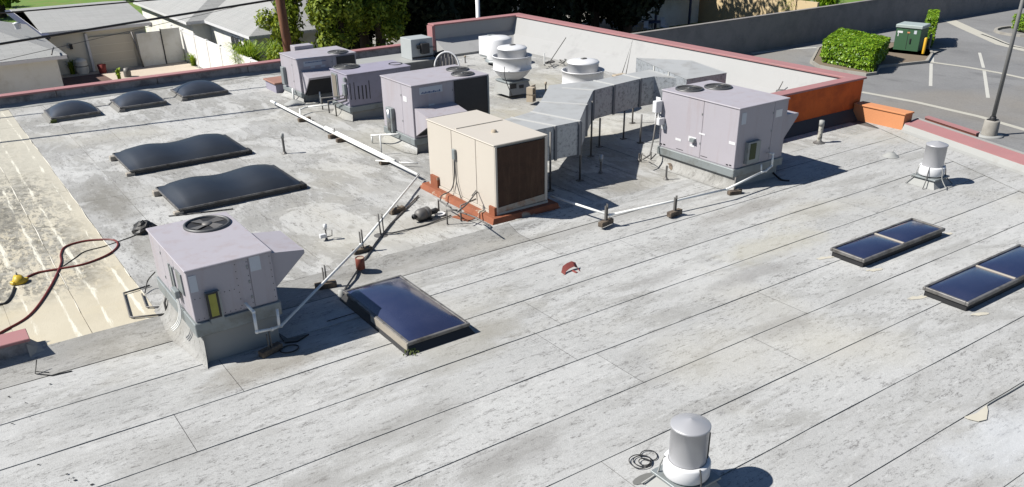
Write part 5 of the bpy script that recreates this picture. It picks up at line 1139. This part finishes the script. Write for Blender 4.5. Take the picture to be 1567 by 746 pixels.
def hedge_box(poly, z0, z1, n_, seed):
    """leaf samples on and just inside a prism over a 4-corner polygon, with a lumpy surface"""
    r = np.random.RandomState(seed); P = np.array([p[:2] for p in poly]); cs = []; ds = []
    cen = P.mean(0)
    top = int(n_*.45); u, v = r.rand(top), r.rand(top)
    xy = (P[0]*(1-u)[:, None]*(1-v)[:, None]+P[1]*u[:, None]*(1-v)[:, None]+P[2]*u[:, None]*v[:, None]+P[3]*(1-u)[:, None]*v[:, None])
    zz = z1+.10*np.array([noise.noise(Vector((a*1.1, b_*1.1, 1))) for a, b_ in xy])-r.rand(top)**2*.25
    cs.append(np.c_[xy, zz]); ds.append(np.tile([0, 0, 1.], (top, 1)))
    m_ = (n_-top)//4
    for i in range(4):
        a, b_ = P[i], P[(i+1) % 4]; u = r.rand(m_)[:, None]; xy = a*(1-u)+b_*u; nn = np.array([b_[1]-a[1], a[0]-b_[0]]); nn = nn/np.linalg.norm(nn)
        if np.dot(nn, (a+b_)/2-cen) < 0: nn = -nn
        zz = z0+(z1-z0)*r.rand(m_)
        off = np.array([.12*noise.noise(Vector((p[0]*1.2, p[1]*1.2, z*1.2))) for p, z in zip(xy, zz)])-r.rand(m_)**2*.22-.12*(zz-z0 < .3)
        xy = xy+nn*off[:, None]; cs.append(np.c_[xy, zz]); ds.append(np.tile([nn[0], nn[1], .2], (m_, 1)))
    return np.concatenate(cs), np.concatenate(ds)
def hedge(poly, z0, z1, n_, label, seed, size=.075):
    t = thing('hedge', (*poly[0][:2], z0), label, 'hedge')
    cen = np.array([p[:2] for p in poly]).mean(0); inner = [tuple(cen+(np.array(p[:2])-cen)*.90) for p in poly]
    g = MB(); g.hull([(*p, z0+.02) for p in inner], [(*p, z1-.18) for p in inner]); g.build('branches', plain('hedge_core', (.03, .05, .01), .95) if 'hedge_core' not in MATS else MATS['hedge_core'], t)
    leafcloud('foliage', hedge_box(poly, z0+.05, z1, n_, seed), size, L_hedge, t, seed)
hz = -2.85
hp = [G(1254, 96, GZ+.1), G(1333, 112, GZ+.1), G(1357, 92, GZ+.1), G(1282, 74, GZ+.1)]
hedge(hp, GZ+.1, hz, 16000, 'large clipped green hedge left of the green transformer box', 1, .085)
hp2 = [G(1405, 75, GZ), G(1421, 76, GZ), G(1424, 62, GZ), G(1408, 61, GZ)]
hp2 = [(p[0]+.35, p[1]+.0, p[2]) for p in hp2]
hedge(hp2, GZ, GZ+1.85, 4500, 'small square hedge right of the green transformer box', 2)
h3 = G(1572, 50, GZ); hedge([(h3[0]-.9, h3[1]-.3, GZ), (h3[0]+1.5, h3[1]-1.8, GZ), (h3[0]+2.4, h3[1]+.6, GZ), (h3[0]-.1, h3[1]+1.2, GZ)], GZ+.1, GZ+1.1, 3500, 'rounded green bush at the right picture edge', 3)
rg = [(h3[0]+2.3*math.cos(a), h3[1]+2.0*math.sin(a)) for a in np.linspace(0, 2*math.pi, 21)[:-1]]; o, inn = ring(rg, .2, GZ, GZ+.15, 'island_kerb', M_conc); o['kind'] = 'structure'
# transformer
P = G(1366, 76, GZ+.1); Q = G(1404, 80, GZ+.1); d = Vector((Q[0]-P[0], Q[1]-P[1], 0)); L_ = d.length; an = math.atan2(d.y, d.x)
t = thing('transformer_box', P, 'green electrical transformer cabinet with a pale lid beside the large hedge', 'transformer')
def obox(mb, u0, u1, v0, v1, z0, z1, bev=0.): mb.box(P[0]+u0, P[0]+u1, P[1]+v0, P[1]+v1, z0, z1, bev, rot=an, piv=(P[0], P[1]))
g = MB(); obox(g, 0, L_, 0, 1.3, GZ+.1, GZ+1.42, .02); g.build('cabinet', M_tgreen, t)
g = MB(); obox(g, -.05, L_+.05, -.06, 1.35, GZ+1.42, GZ+1.62, .03); g.build('lid', M_tlid, t)
g = MB(); obox(g, L_*.5-.01, L_*.5+.01, -.012, -.001, GZ+.2, GZ+1.4); g.build('door_seam', M_black, t)
g = MB(); obox(g, .10, .42, -.012, -.001, GZ+1.12, GZ+1.24); g.build('warning_label', M_white, t)
g = MB(); obox(g, .14, .19, -.011, -.002, GZ+.92, GZ+1.11); g.build('smear', M_white, t)
g = MB(); obox(g, L_*.72, L_*.72+.16, -.012, -.001, GZ+1.12, GZ+1.32); g.build('warning_label', M_label, t)
g = MB(); obox(g, L_*.46, L_*.46+.16, -.0135, -.001, GZ+1.14, GZ+1.22); g.build('warning_label', M_orange2, t)
g = MB(); obox(g, L_*.6, L_*.6+.08, -.05, -.001, GZ+.55, GZ+.85, .01); g.build('handle', M_black, t)
g = MB(); obox(g, -.3, L_+.9, -1.0, 1.6, GZ+.06, GZ+.1); structure('transformer_pad', g, M_conc)
P = G(1412, 85, GZ); t = thing('bollard', P, 'yellow steel bollard in front of the green transformer cabinet', 'bollard')
g = MB(); g.lathe([(.09, 0), (.09, .98), (.06, 1.03), (.001, 1.05)], P, 16); g.build('post', M_ybol, t)
g = MB(); g.lathe([(.13, 0), (.13, .04), (.09, .05)], P, 16); g.build('footing', M_conc, t)
P = G(1420, 78, GZ); g = MB(); g.lathe([(.08, 0), (.08, .98), (.001, 1.03)], P, 14); tag(g.build('grey_bollard', M_steel, None, P), 'grey steel bollard behind the yellow one', 'bollard')
# pole
P = G(1513, 208, GZ); t = thing('light_pole', P, 'tall leaning grey light pole on a round concrete pedestal at right', 'light pole')
g = MB(); g.lathe([(.32, 0), (.30, .62), (.28, .66), (.001, .67)], P, 24); g.build('pedestal', M_conc, t)
g = MB(); g.lathe([(.55, .004), (.55, .05), (.33, .06)], P, 24); g.build('footing_ring', M_coat, t)
g = MB(); g.box(P[0]-.17, P[0]+.17, P[1]-.17, P[1]+.17, GZ+.67, GZ+.70); g.lathe([(.13, .70), (.12, .80), (.10, .82)], P, 16); g.build('base_cover', M_black, t)
g = MB(); g.tube([(P[0], P[1], GZ+.72), (P[0], P[1], GZ+9)], [.085, .065], 14); g.build('pole_shaft', plain('dull_grey_pole_paint', (.27, .27, .26), .5, var=.1), t)
g = MB(); g.box(P[0]-.9, P[0]+.05, P[1]-.14, P[1]+.14, GZ+9, GZ+9.12); g.build('lamp_head', M_steel, t)
# pavement markings and gutters
def stripe(px, z, w_, name, mat, wid=None):
    pts = [Vector(G(*p, z)) for p in px]; g = MB(); vs = []
    for i, p in enumerate(pts):
        tt = (pts[min(i+1, len(pts)-1)]-pts[max(i-1, 0)]).normalized(); nn = Vector((-tt.y, tt.x, 0))*w_/2; vs += [p-nn, p+nn]
    g.add(vs, [(2*i, 2*i+2, 2*i+3, 2*i+1) for i in range(len(pts)-1)]); return structure(name, g, mat)
for i, px in enumerate([((1425, 79), (1425, 96)), ((1425, 97.5), (1424, 132)), ((1499, 81), (1505, 104)), ((1506, 108), (1512, 150))]): stripe(px, GZ+.010, .17 if i != 0 else .3, 'painted_line', M_paint)
stripe(((1345, 92.5), (1422, 95), (1480, 103), (1530, 112), (1640, 136)), GZ+.014, .34, 'concrete_gutter', plain('pale_concrete_strip', (.55, .53, .46), .85, var=.08, scale=2))
stripe(((1452, 31), (1480, 44), (1510, 57), (1535, 68), (1600, 84)), GZ+.008, .95, 'concrete_swale', MATS['pale_concrete_strip'])
stripe(((1502, 52.5), (1520, 59), (1535, 65.5), (1552, 71.5), (1600, 80)), GZ+.014, .14, 'swale_crack', M_black)
stripe(((1318, 141), (1400, 156), (1500, 179), (1620, 214)), GZ+.008, .34, 'concrete_gutter', MATS['pale_concrete_strip'])
stripe(((1150, 82), (1215, 75), (1250, 73)), GZ+.008, .3, 'painted_line', M_paint)

# ================================================================== NEIGHBOURHOOD LEFT
# yard surfaces
g = MB(); g.quad((-10, 30.5, GZ+.006), (14.5, 30.5, GZ+.006), (14.5, 57.6, GZ+.006), (-10, 57.6, GZ+.006)); structure('concrete_yard', g, M_conc_pink)
g = MB(); g.quad((6, 52.5, GZ+.010), (9.6, 52.5, GZ+.010), (9.4, 56.6, GZ+.010), (6, 56.6, GZ+.010)); structure('brick_path', g, plain('red_brick_path', (.17, .10, .08), .9, var=.2, scale=4))
g = MB(); g.quad((-30, 62, GZ+.010), (44, 62, GZ+.010), (44, 130, GZ+.010), (-30, 130, GZ+.010)); structure('lawn', g, M_grass)
def gable(name, label, x0, x1, y0, y1, ez, rz, wallm, ridge='x', over=.4, hips=(0, 0), thick=.12, col=None, ridge_pos=.5):
    """simple house: walls, two- or four-slope roof with eaves"""
    t = thing(name, ((x0+x1)/2, (y0+y1)/2, GZ), label, 'house')
    g = MB(); g.box(x0+over, x1-over, y0+over, y1-over, GZ, ez-.05); g.build('wall', wallm, t)
    if ridge == 'x':
        ym = y0+(y1-y0)*ridge_pos; r0, r1 = (x0+hips[0], ym, rz), (x1-hips[1], ym, rz)
        faces = [[(x0, y0, ez), (x1, y0, ez), r1, r0], [(x1, y1, ez), (x0, y1, ez), r0, r1]]
        ends = [[(x0, y1, ez), (x0, y0, ez), r0], [(x1, y0, ez), (x1, y1, ez), r1]]
    else:
        xm = x0+(x1-x0)*ridge_pos; r0, r1 = (xm, y0+hips[0], rz), (xm, y1-hips[1], rz)
        faces = [[(x0, y1, ez), (x0, y0, ez), r0, r1], [(x1, y0, ez), (x1, y1, ez), r1, r0]]
        ends = [[(x0, y0, ez), (x1, y0, ez), r0], [(x1, y1, ez), (x0, y1, ez), r1]]
    for f_ in faces:
        g = MB(); g.prism(f_, thick); g.build('roof_slope', M_shingle, t)
    for k, f_ in enumerate(ends):
        g = MB()
        if hips[k] > 0: g.prism(f_, thick); g.build('roof_slope', M_shingle, t)
        else: g.prism([(p[0]*.999+(x0+x1)*.0005, p[1], p[2]-.13) for p in f_], .15); g.build('gable_end', wallm, t)
    for (a, b_) in (((x0, y0), (x1, y0)), ((x1, y0), (x1, y1)), ((x0, y1), (x1, y1)), ((x0, y0), (x0, y1))):
        g = MB(); g.box(min(a[0], b_[0])-.02, max(a[0], b_[0])+.02, min(a[1], b_[1])-.02, max(a[1], b_[1])+.02, ez-.17, ez-.02); g.build('fascia', M_white, t)
    return t
# left house
h1 = gable('house', 'pale grey roofed house at the far left with a cream wall', -16, 6.75, 48.8, 62.0, -1.75, -.15, M_stucco_w, 'x', .45, (3, 4.2), ridge_pos=.52)
g = MB(); g.lathe([(.15, 0), (.18, .25), (.22, .3), (.001, .35)], (G(25, 34, -.6)[0], G(25, 34, -.6)[1], -.95), 12); g.build('roof_vent', M_white, h1)
g = MB(); g.tube(smooth_path([G(79, 84, -1.6), G(80, 78, -1.45), G(82, 73, -1.4)]), .04, 6); g.build('flue', M_steel, h1)
# garage
ga = gable('garage', 'long low garage with grey roof and beige door behind the yard', 6.9, 13.0, 57.3, 70.5, -1.72, -1.0, M_stucco, 'x', .35, (0, 0), ridge_pos=.45)
g = MB(); g.box(6.6, 7.2, 56.5, 70.5, -1.95, -1.75); g.build('side_roof_edge', M_navyshade, ga)
g = MB(); g.box(9.3, 11.75, 57.50, 57.62, GZ, -2.25); dr = g.build('garage_door', M_door, ga)
for i in range(1, 4): g = MB(); g.box(9.34, 11.7, 57.485, 57.499, GZ+i*.48, GZ+i*.48+.03); g.build('door_rib', M_stucco, dr)
g = MB(); g.box(9.15, 9.29, 57.48, 57.62, GZ, -2.0); g.build('door_frame', M_white, ga)
g = MB(); g.box(8.2, 8.35, 57.45, 57.62, -2.8, -2.5); g.build('wall_lamp', M_black, ga)
g = MB(); g.tube([(11.95, 57.0, GZ), (11.7, 57.1, -2.1)], .05, 6); tag(g.build('leaning_post', M_steel, None, (11.95, 57, GZ)), 'dark leaning post in front of the garage wall', 'post')
# block wall panels right of garage door
t = thing('garden_wall', (12.5, 57.2, GZ), 'off white garden wall with a gate between the garage and the white fence', 'wall')
g = MB(); g.box(11.95, 13.35, 57.15, 57.3, GZ, -2.25); g.build('wall_panel', M_stucco_w, t)
g = MB(); g.box(13.42, 14.55, 57.25, 57.4, GZ, -2.15); g.build('wall_panel', M_stucco_w, t)
g = MB(); g.box(13.36, 13.41, 57.1, 57.2, GZ, -2.1); g.build('gate_post', M_black, t)
# white vinyl fence
t = thing('vinyl_fence', (14.7, 53, GZ), 'bright white vinyl panel fence running beside the yard', 'fence')
y = 59.6
for i in range(7):
    y2 = y-2.45; g = MB(); g.box(14.67, 14.73, y2+.07, y-.07, GZ+.05, GZ+1.8); g.build('fence_panel', M_vinyl, t)
    g = MB(); g.box(14.63, 14.77, y-.065, y+.065, GZ, GZ+1.95, .02); g.build('fence_post', M_vinyl, t)
    g = MB(); g.box(14.645, 14.755, y2+.07, y-.07, GZ+1.8, GZ+1.88); g.build('fence_rail', M_vinyl, t); y = y2
g = MB(); g.box(14.63, 14.77, y-.065, y+.065, GZ, GZ+1.95, .02); g.build('fence_post', M_vinyl, t)
# right house, hips and L
h2 = gable('house', 'grey hip roofed house beyond the white fence, behind the power line', 14.9, 22.5, 56.6, 70, -1.8, -.1, M_stucco_w, 'y', .4, (3.6, 3), ridge_pos=.5)
h3_ = gable('house', 'grey roofed house wing with a twin pane window beside the green shrubs', 16.0, 24.0, 48.5, 64, -1.78, -.2, M_stucco_w, 'y', .4, (3.9, 3), ridge_pos=.5)
q0 = FXp(355, 50, 16.4)
g = MB(); g.box(16.34, 16.40, 51.4, 53.0, -3.2, -2.2); wf = g.build('window', M_white, h3_)
for a in (51.5, 52.25): g = MB(); g.box(16.32, 16.339, a, a+.65, -3.1, -2.3); g.build('pane', M_glass, wf)
# yard things
P = G(128, 113, GZ); t = thing('storage_urn', P, 'round pale barrel standing by the garage wall among pots', 'barrel')
g = MB(); g.lathe([(.30, 0), (.36, .2), (.35, .5), (.30, .68), (.33, .70), (.32, .75), (.15, .88), (.001, .9)], P, 18); g.build('body', M_stucco_w, t)
g = MB(); g.lathe([(.355, .42), (.37, .45), (.355, .48)], P, 18); g.build('band', M_steel, t)
def fronds(name, label, P, h, spread, n_, mat, seed, cat='plant', w_=.05, parent_pot=None):
    r = random.Random(seed); t = thing(name, P, label, cat); g = MB()
    for k in range(n_):
        a = r.uniform(0, 6.28); L = h*r.uniform(.6, 1.1); sp = spread*r.uniform(.2, 1.); dx, dy = math.cos(a), math.sin(a); px, py = -dy*w_, dx*w_; vs = []
        ox, oy = r.uniform(-.15, .15)*spread, r.uniform(-.15, .15)*spread
        for i in range(5):
            u = i/4; x = P[0]+ox+dx*sp*u**1.3; yv = P[1]+oy+dy*sp*u**1.3; z = P[2]+L*(2*u-1.3*u*u); ww = 1-u*.9
            vs += [(x-px*ww, yv-py*ww, z), (x+px*ww, yv+py*ww, z)]
        g.add(vs, [(2*i, 2*i+1, 2*i+3, 2*i+2) for i in range(4)])
    g.build('leaves', mat, t); return t
t = fronds('potted_plant', 'green strappy plant in a white pot where the fence meets the wall', G(264, 92, GZ)[:2]+(GZ+.35,), .9, .8, 60, L_hedge, 1); P = t.location
g = MB(); g.lathe([(.3, -.35), (.36, 0), (.001, .0)], P, 14); g.build('pot', M_white, t)
fronds('potted_plant', 'dark spiky plant left of the pale barrel', G(112, 114, GZ), 1.0, .6, 30, L_tree2, 2)
fronds('cactus', 'small yellow green plant by the back coping in the yard', G(183, 125, GZ+.3), .9, .35, 24, L_palm, 3, w_=.08)
P = G(196, 118, GZ); g = MB(); g.lathe([(.2, 0), (.21, .3), (.16, .5), (.001, .52)], P, 12); tag(g.build('stone_pot', M_steel, None, P), 'grey stone pot beside the small yellow green plant', 'pot')
fronds('small_shrub', 'pale yellow shrub at the foot of the white fence', G(297, 101, GZ), .9, .8, 90, L_palm, 4, 'shrub', .03)
P = G(158, 112, GZ); g = MB(); g.lathe([(.2, 0), (.25, .5), (.001, .55)], P, 12); tag(g.build('dark_pot', M_terra, None, P), 'dark brown pot right of the pale barrel', 'pot')
# shrubs next to fence (bright fronds)
for i, (x, y, h, s_, n_, lab) in enumerate(((15.2, 46.8, 2.9, 1.5, 560, 'bright yellow green shrub in front of the house window'), (16.5, 45.4, 3.1, 1.7, 640, 'dense arching green shrub left of the wooden utility pole'), (17.9, 43.8, 2.9, 1.5, 460, 'shaded green shrub at the foot of the wooden utility pole'), (14.9, 44.0, 2.0, 1.3, 300, 'low green shrub spilling over the near end of the white fence'))):
    fronds('shrub', lab, (x, y, GZ), h, s_, n_, L_palm, 20+i, 'shrub', .055)
# utility pole
xp, _ = FYp(444, 60, 33.5); P = (xp, 33.5, GZ); t = thing('utility_pole', P, 'brown wooden utility pole behind the left units', 'utility pole')
g = MB(); g.tube([P, (P[0]-.35, P[1], 6)], [.19, .16], 14); g.build('pole_shaft', M_bark, t)
g = MB(); g.box(P[0]-1.3, P[0]+.7, P[1]-.35, P[1]-.22, 4.6, 4.75); g.build('crossarm', M_bark, t)
# trees
def crown(center, rad, n_, seed, parent, mat, size, lump=1.0):
    r = np.random.RandomState(seed); cl = []
    m_ = 26
    cents = []
    for k in range(m_):
        d = r.normal(0, 1, 3); d /= np.linalg.norm(d); cents.append(np.array(center)+d*np.array(rad)*r.uniform(.35, .95))
    cents = np.array(cents); rs = np.array([min(rad)*r.uniform(.28, .5) for _ in range(m_)])*lump
    idx = r.randint(0, m_, n_); d = r.normal(0, 1, (n_, 3)); d /= np.linalg.norm(d, axis=1)[:, None]
    c_ = cents[idx]+d*rs[idx][:, None]*(r.rand(n_)[:, None]**.35)
    return leafcloud('crown', (c_, d), size, mat, parent, seed)
def tree(px, py, z, rad, h, label, seed, mat, n_=9000, size=.22, lump=1.15):
    P = G(px, py, GZ) if z is None else (px, py, GZ)
    t = thing('tree', P, label, 'tree')
    g = MB(); top = (P[0]+.2, P[1], GZ+h*.62); g.tube([P, (P[0]+.1, P[1], GZ+h*.3), top], [.32, .25, .15], 10)
    r = random.Random(seed)
    for k in range(5):
        a = r.uniform(0, 6.28); g.tube([(P[0]+.1, P[1], GZ+h*(.28+.06*k)), (P[0]+math.cos(a)*rad[0]*.5, P[1]+math.sin(a)*rad[1]*.5, GZ+h*(.5+.07*k))], [.13, .05], 6)
    g.build('trunk', M_trunk, t)
    crown((P[0], P[1], GZ+h*.56), rad, n_, seed, t, mat, size, lump)
    return t
tree(18.2, 41.5, 0, (1.7, 1.7, 4.2), 9.5, 'olive green sunlit tree just right of the wooden utility pole', 41, L_tree2, 13000, .12)
tree(16.2, 42.8, 0, (1.3, 1.3, 3.6), 8.0, 'olive green tree just left of the wooden utility pole', 44, L_tree2, 7000, .12)
tree(20.6, 41.8, 0, (1.7, 1.7, 4.6), 10, 'taller olive green tree, second right of the wooden utility pole', 42, L_tree2, 13000, .12)
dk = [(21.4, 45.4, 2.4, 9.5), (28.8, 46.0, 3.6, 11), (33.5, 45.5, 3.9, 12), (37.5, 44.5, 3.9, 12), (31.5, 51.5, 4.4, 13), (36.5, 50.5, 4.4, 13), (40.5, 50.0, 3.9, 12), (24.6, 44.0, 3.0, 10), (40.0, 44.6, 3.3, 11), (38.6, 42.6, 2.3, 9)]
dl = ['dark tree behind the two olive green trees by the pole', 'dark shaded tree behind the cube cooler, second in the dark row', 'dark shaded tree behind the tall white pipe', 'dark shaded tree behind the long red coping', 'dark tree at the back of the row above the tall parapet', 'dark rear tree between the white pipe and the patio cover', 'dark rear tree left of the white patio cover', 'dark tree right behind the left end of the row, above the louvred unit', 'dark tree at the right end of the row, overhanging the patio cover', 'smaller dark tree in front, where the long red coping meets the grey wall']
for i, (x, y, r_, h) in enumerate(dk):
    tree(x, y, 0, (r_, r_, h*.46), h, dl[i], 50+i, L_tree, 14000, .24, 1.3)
# patio cover, yard right
t = thing('patio_cover', (47, 46.8, GZ), 'white walled patio with a dark slatted cover beyond the grey wall', 'patio')
A_, B_ = G(990, 46, GZ), G(1057, 32, GZ); 
Y0 = 46.9
g = MB(); g.box(43.5, 50.3, Y0+.7, Y0+.9, GZ, GZ+2.3); g.build('wall', M_stucco_w, t)
g = MB(); g.box(42.8, 50.2, Y0-.3, Y0+1.55, GZ+2.35, GZ+2.45); g.build('cover_roof', M_stucco_w, t)
g = MB(); g.box(42.6, 50.2, Y0-.42, Y0-.3, GZ+2.15, GZ+2.4); g.build('front_beam', M_navyshade, t)
for x in (44.9, 48.3): g = MB(); g.box(x-.07, x+.07, Y0-.4, Y0-.28, GZ, GZ+2.15); g.build('post', M_navyshade, t)
g = MB(); g.box(36, 54, Y0+2.2, Y0+8, GZ+2.9, GZ+3.05); g.build('house_roof', M_shingle, t)
P = G(997, 50, GZ); t = thing('patio_table', P, 'dark umbrella table with pale chairs on the patio', 'table')
g = MB(); g.lathe([(.75, .72), (.75, .76), (.001, .77)], P, 16); g.tube([P, (P[0], P[1], GZ+.72)], .04, 6); g.build('table_top', M_navyshade, t)
for k in range(5):
    a = k*1.25; g = MB(); cx_, cy_ = P[0]+1.15*math.cos(a), P[1]+1.0*math.sin(a)
    for q in ((-.2, -.2), (.2, -.2), (.2, .2), (-.2, .2)): g.tube([(cx_+q[0], cy_+q[1], GZ), (cx_+q[0], cy_+q[1], GZ+.45)], .02, 4)
    g.box(cx_-.22, cx_+.22, cy_-.22, cy_+.22, GZ+.43, GZ+.47); g.box(cx_-.22, cx_+.22, cy_+.18, cy_+.22, GZ+.47, GZ+.9)
    tag(g.build('patio_chair', M_label, None, (cx_, cy_, GZ)), ('pale patio chair on the right side of the dark table', 'pale patio chair at the right back of the dark table', 'pale patio chair at the left back of the dark table', 'pale patio chair on the left side of the dark table', 'pale patio chair in front of the dark table')[k], 'chair', 'pale chairs around the patio table')
g = MB(); g.quad((43, 37.0, GZ+.012), (90, 37.0, GZ+.012), (90, 49, GZ+.012), (43, 49, GZ+.012)); structure('garden_lawn', g, M_grass)
t = thing('tan_wall', (58, 48.3, GZ), 'sunlit tan panelled garden wall to the right of the patio', 'wall')
y = 48.4
while y > 37.6:
    y2 = max(y-3.1, 37.2)
    g = MB(); g.box(50.6, 50.8, y2+.12, y-.12, GZ, GZ+2.35); g.build('wall_panel', M_yellow_w, t)
    g = MB(); g.box(50.52, 50.88, y-.118, y+.118, GZ, GZ+2.5); g.build('wall_pier', M_yellow_w, t); y = y2
g = MB(); g.box(46.5, 50.5, 48.6, 48.8, GZ, GZ+2.35); g.build('wall_panel', M_yellow_w, t)
fronds('garden_shrub', 'bright palm like shrub above the tan wall', (51.6, 39.5, GZ), 3.3, 1.6, 420, L_palm, 77, 'shrub', .06)
fronds('garden_shrub', 'dark green shrub behind the right part of the tan wall', (54.5, 39.5, GZ), 3.6, 1.9, 420, L_hedge, 78, 'shrub', .08)
# far background rows
for i, (x0, x1, y0, y1, lab) in enumerate(((-22, 4, 74, 84, 'distant white house with a red door at the upper left'), (34, 60, 60, 72, 'distant house behind the tan wall'))):
    hh = gable('house', lab, x0, x1, y0, y1, -1.6, -.2, M_stucco_w, 'x', .5, (2, 2))
    if i == 0:
        g = MB(); q = G(57, 10, GZ); g.box(3.0-.4, 3.58, 74.44, 74.49, GZ, GZ+2.1); g.build('door', M_terra, hh)
for i, (x, y, lab) in enumerate(((8, 88, 'distant green tree beyond the lawn at upper left'), (20, 95, 'distant tree behind the lawn, right of the first'), (-14, 90, 'distant tree behind the white house'), (60, 58, 'distant tree behind the tan wall'), (72, 62, 'distant tree behind the far right end of the grey wall'))):
    tree(x, y, 0, (3.5, 3.5, 3.0), 7.5, lab, 80+i, L_tree2 if i < 3 else L_tree, 5000, .35, 1.2)
fronds('corner_shrub', 'small green shrub at the top left picture edge', G(12, 12, GZ), 1.5, 1.6, 160, L_hedge, 90, 'shrub', .1)

# ================================================================== WIRES
def wire(pts, r, label, sag=.0):
    a, b_ = Vector(pts[0]), Vector(pts[1]); P_ = []
    for i in range(25):
        u = i/24; p = a.lerp(b_, u); P_.append((p.x, p.y, p.z-sag*4*u*(1-u)))
    g = MB(); g.tube(P_, r, 6); return tag(g.build('power_line', M_black, None, pts[0]), label, 'power line', 'overhead wires')
def onray(px, py, Y): x, z = FYp(px, py, Y); return (x, Y, z)
wire([onray(-200, 100, 32), onray(560, -23, 35)], .042, 'thick black cable crossing the houses at upper left', .0)
wire([onray(-200, 38, 36), onray(330, -8, 38)], .028, 'thin upper power line crossing the roofs at upper left')
wire([onray(-100, 116, 46), onray(400, 2, 52)], .012, 'faint thin wire below the thick cable at upper left')
# high overhead wires passing above the roof (out of frame above), whose shadows cross the roof
def shw(p, q, hgt, r, label):
    k = hgt/math.tan(SUN_EL); off = Vector((math.sin(SUN_AZ)*k, math.cos(SUN_AZ)*k, hgt))
    a, b_ = Vector((*p, .1)), Vector((*q, .1)); d = (b_-a); wire([a-d*1.0+off, b_+d*.25+off], r, label)
shw((1.39, 24.45), (9.11, 23.45), 6.6, .060, 'high overhead cable whose shadow crosses the left roof')
shw((1.75, 27.3), (9.35, 26.45), 6.8, .048, 'high overhead cable whose shadow falls beside the round domes')
